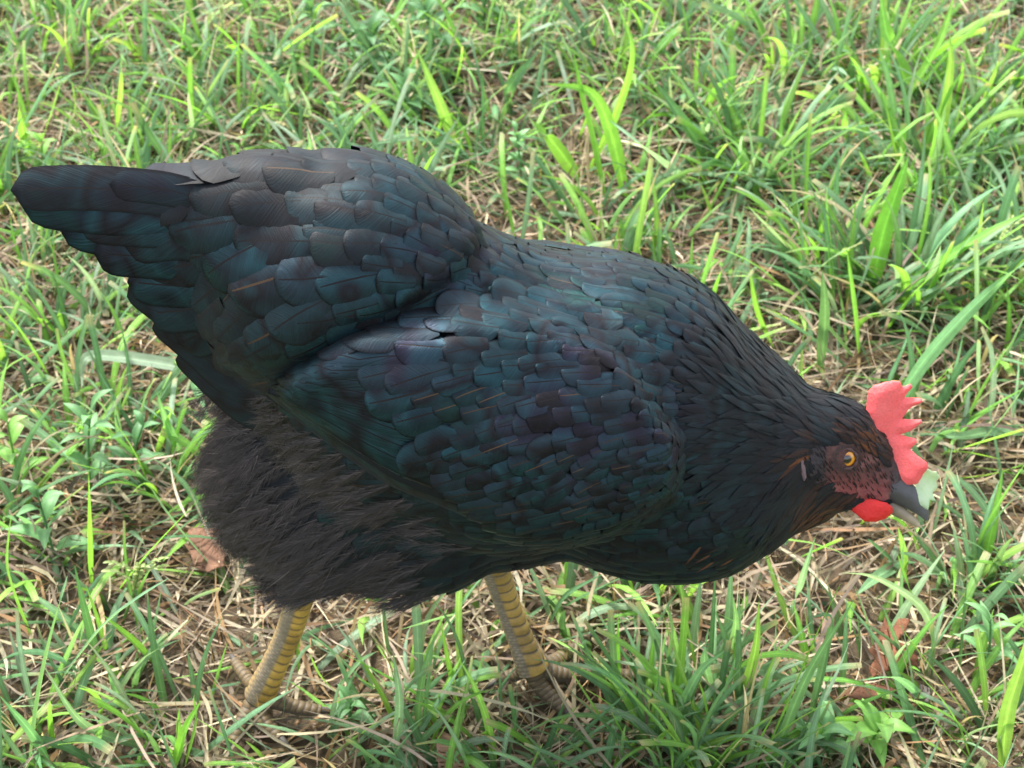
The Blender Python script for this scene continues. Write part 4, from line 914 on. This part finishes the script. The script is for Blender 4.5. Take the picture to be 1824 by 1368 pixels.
def weed(px, py, h, nl, L, W, lean, col, label):
    c = at_z(float(px), float(py), 0); c[2] = ground_z(np.array(c[0]), np.array(c[1])) 
    e = bpy.data.objects.new('leafy_weed', None); link(e); e.location = c.tolist(); e.empty_display_size = .02
    tag(e, label, 'weed', 'leafy weeds growing among the grass')
    L *= 1.15; W *= 1.0; S = Acc(); LF = Acc(); tip = np.array([lean[0] * h, lean[1] * h, h]); mid = tip * .5 + np.array([0, 0, h * .12])
    stem_tube(S, [np.zeros(3), mid, tip], .0011, .0006, np.array(col) * .9)
    pp = catmull(np.array([np.zeros(3), mid, tip]), 30)
    for i in range(nl):
        u = .15 + .85 * i / max(nl - 1, 1); b = pp[int(u * 29)]; a = i * 2.4 + rng.uniform(0, 1) 
        d = np.array([math.cos(a), math.sin(a), .35 + .7 * u]); k = (1 - .35 * u) * rng.uniform(.8, 1.15)
        leaf(LF, b, d, np.array([0, 0, 1.]), L * k, W * k, np.array(col) * rng.uniform(.85, 1.15), rng.uniform(.15, .7))
    S.build('stem', M_WEED, e); LF.build('foliage', M_WEED, e)
gN = (.12, .26, .10); gL = (.16, .33, .13); gY = (.18, .37, .08); gD = (.09, .21, .08)
for a in [
    (1545, 1330, .035, 8, .036, .015, (.1, -.2), gY, 'bright low leafy weed at the bottom edge, right of the tall grass clump'),
    (1480, 1345, .030, 6, .040, .013, (-.3, -.1), gL, 'weed with long pale green pointed leaves at the bottom edge below the brown oak leaf'),
    (160, 880, .075, 9, .034, .011, (.15, .1), gN, 'tall blue green weed with upright leaves left of the fluffy rump'),
    (100, 1000, .060, 8, .030, .012, (-.1, .2), gN, 'leafy weed with blunt leaves near the left edge, left of the brown leaf'),
    (230, 860, .050, 7, .030, .010, (.3, .2), gD, 'small dark green weed between the tall weed and the fluffy rump'),
    (35, 860, .060, 7, .026, .011, (0, .1), gY, 'yellow green weed at the left edge level with the hen\'s rump'),
    (930, 320, .055, 12, .020, .010, (-.1, .2), gL, 'bushy small leaved weed standing just above the dip of the hen\'s back'),
    (650, 150, .055, 11, .040, .017, (.2, .2), gD, 'broad leaved dark green weed above the highest point of the saddle'),
    (780, 110, .060, 11, .040, .016, (-.2, .1), gD, 'broad leaved dark green weed at the top beside the seed stem'),
    (720, 215, .040, 9, .036, .015, (.1, .1), gN, 'low broad leaved weed right behind the middle of the saddle'),
    (860, 60, .060, 10, .038, .014, (.1, .0), gN, 'blue green broad leaved weed near the middle of the top edge'),
    (560, 90, .050, 9, .034, .014, (0, .1), gN, 'leafy weed at the top, left of the broad leaved dark weeds'),
    (1740, 330, .055, 6, .034, .012, (.2, .1), gN, 'leafy weed in the tall grass near the upper right edge'),
    (1760, 1190, .050, 8, .030, .008, (-.1, .1), gL, 'narrow leaved weed near the right edge, right of the brown oak leaf'),
    (80, 330, .045, 8, .028, .011, (.1, .1), gY, 'yellow green weed above the tip of the tail'),
    (620, 1290, .030, 7, .024, .010, (.1, 0), gN, 'small leafy weed between the two yellow feet'),
]: weed(*a)
def seedstem(p0, p1, z1, label, col=(.16, .30, .08)):
    a = at_z(float(p0[0]), float(p0[1]), 0); b = at_z(float(p1[0]), float(p1[1]), z1)
    e = bpy.data.objects.new('seed_stem', None); link(e); e.location = a.tolist(); e.empty_display_size = .02; tag(e, label, 'grass stem', 'seed stems standing above the lawn')
    S = Acc(); tip = b - a; mid = tip * .5 + np.array([.004, 0, .008]); stem_tube(S, [np.zeros(3), mid, tip], .0011, .0005, col); S.build('stem', M_WEED, e)
    H = Acc(); pp = catmull(np.array([np.zeros(3), mid, tip]), 60)
    for i in range(26, 60):
        for s in (-1, 1):
            d = nrm(pp[min(i + 1, 59)] - pp[i - 1] + np.array([s * .6, rng.normal(0, .4), .2]) * .002)
            leaf(H, pp[i], d, np.array([0, -.3, 1.]), .0052, .0022, np.array([.34, .42, .16]) * rng.uniform(.8, 1.1), .1, 5)
    for k in range(4):
        i = 34 + k * 6; s = 1 if k % 2 else -1; q_ = pp[i] + np.array([s * .018, .002, .010]); m_ = (pp[i] + q_) / 2 + [0, 0, .003]; stem_tube(H, [pp[i], m_, q_], .0004, .0003, col)
        br_ = catmull(np.array([pp[i], m_, q_]), 12)
        for j in range(2, 12): leaf(H, br_[j], np.array([s, rng.normal(0, .5), rng.uniform(0, 1)]), np.array([0, -.3, 1.]), .0045, .002, np.array([.34, .42, .16]) * rng.uniform(.8, 1.1), .1, 5)
    H.build('seed_head', M_WEED, e)
seedstem((695, 205), (722, 42), .062, 'tall green seed stem with a branched head above the highest part of the hen\'s back')
seedstem((390, 130), (392, -5), .060, 'upright seed stem at the top edge above the tail')
seedstem((1000, 130), (895, 5), .050, 'leaning seed stem at the top edge right of the broad leaved weeds')
seedstem((1690, 600), (1800, 390), .060, 'long leaning seed stem in the grass near the right edge')
seedstem((218, 1110), (250, 1010), .045, 'thin seed stem standing left of the near yellow leg')
def dead_leaf(outline, z, col, label, lobes=1, tilt=0.0):
    """outline in pixels on the ground; a curled sheet with its own thickness and ribs"""
    P = np.array([at_z(float(x), float(y), z) for x, y in outline]); c = P.mean(0); pl = (P - c)[:, :2]
    lo = pl.min(0) - .001; hi = pl.max(0) + .001; T = .0006
    def f(Q):
        d = poly_sd(Q[:, :2], pl); zz = .0055 * vnoise(np.stack([Q[:, 0], Q[:, 1], 0 * Q[:, 0]], -1) + c, 55) + .02 * 0 + 1.6 * (Q[:, 1] ** 2)
        return np.maximum(np.abs(Q[:, 2] - zz) - T, -d)
    v, fc_ = surface_nets(f, [lo[0], lo[1], -.008], [hi[0], hi[1], .016], .0011)
    n_ = .5 + .5 * vnoise(v + c, 90)[:, None]; rib = smooth(np.abs(np.sin(v[:, 0] * 420 + v[:, 1] * 260)), .0, .18)[:, None]
    cc = np.array(col) * np.array([.72, .70, .66]) * (.65 + .6 * n_) * (.78 + .22 * rib)
    A = Acc(); A.add(v, fc_, None, np.concatenate([cc, np.ones((len(v), 1))], 1)); o = A.build('fallen_leaf', M_DEAD); o.location = c.tolist(); tag(o, label, 'dead leaf')
dead_leaf([(1576, 1098), (1588, 1122), (1600, 1100), (1622, 1104), (1612, 1130), (1598, 1148), (1622, 1160), (1635, 1180), (1632, 1198), (1600, 1188), (1575, 1196), (1555, 1204), (1546, 1190), (1560, 1170), (1546, 1155), (1562, 1140)], .014, (.24, .105, .062), 'lobed reddish brown dead leaf on the straw at the lower right')
dead_leaf([(1500, 1240), (1530, 1222), (1565, 1212), (1595, 1222), (1590, 1240), (1560, 1248), (1530, 1256)], .012, (.19, .09, .06), 'flat dark brown dead leaf just below the lobed reddish one')
dead_leaf([(335, 945), (352, 936), (388, 940), (402, 965), (400, 1010), (372, 1022), (345, 1010), (336, 980)], .014, (.27, .15, .10), 'oval brown dead leaf on the ground beside the rump fluff')
dead_leaf([(786, 1300), (800, 1310), (830, 1340), (870, 1375), (780, 1375), (776, 1335)], .014, (.40, .25, .17), 'light tan dead leaf at the bottom edge between the feet')
dead_leaf([(1620, 1228), (1640, 1215), (1658, 1228), (1656, 1255), (1628, 1258)], .010, (.20, .18, .17), 'small grey crumpled dead leaf right of the flat dark brown leaf')
print('verts', sum(len(o.data.vertices) for o in scene.objects if o.type == 'MESH'))
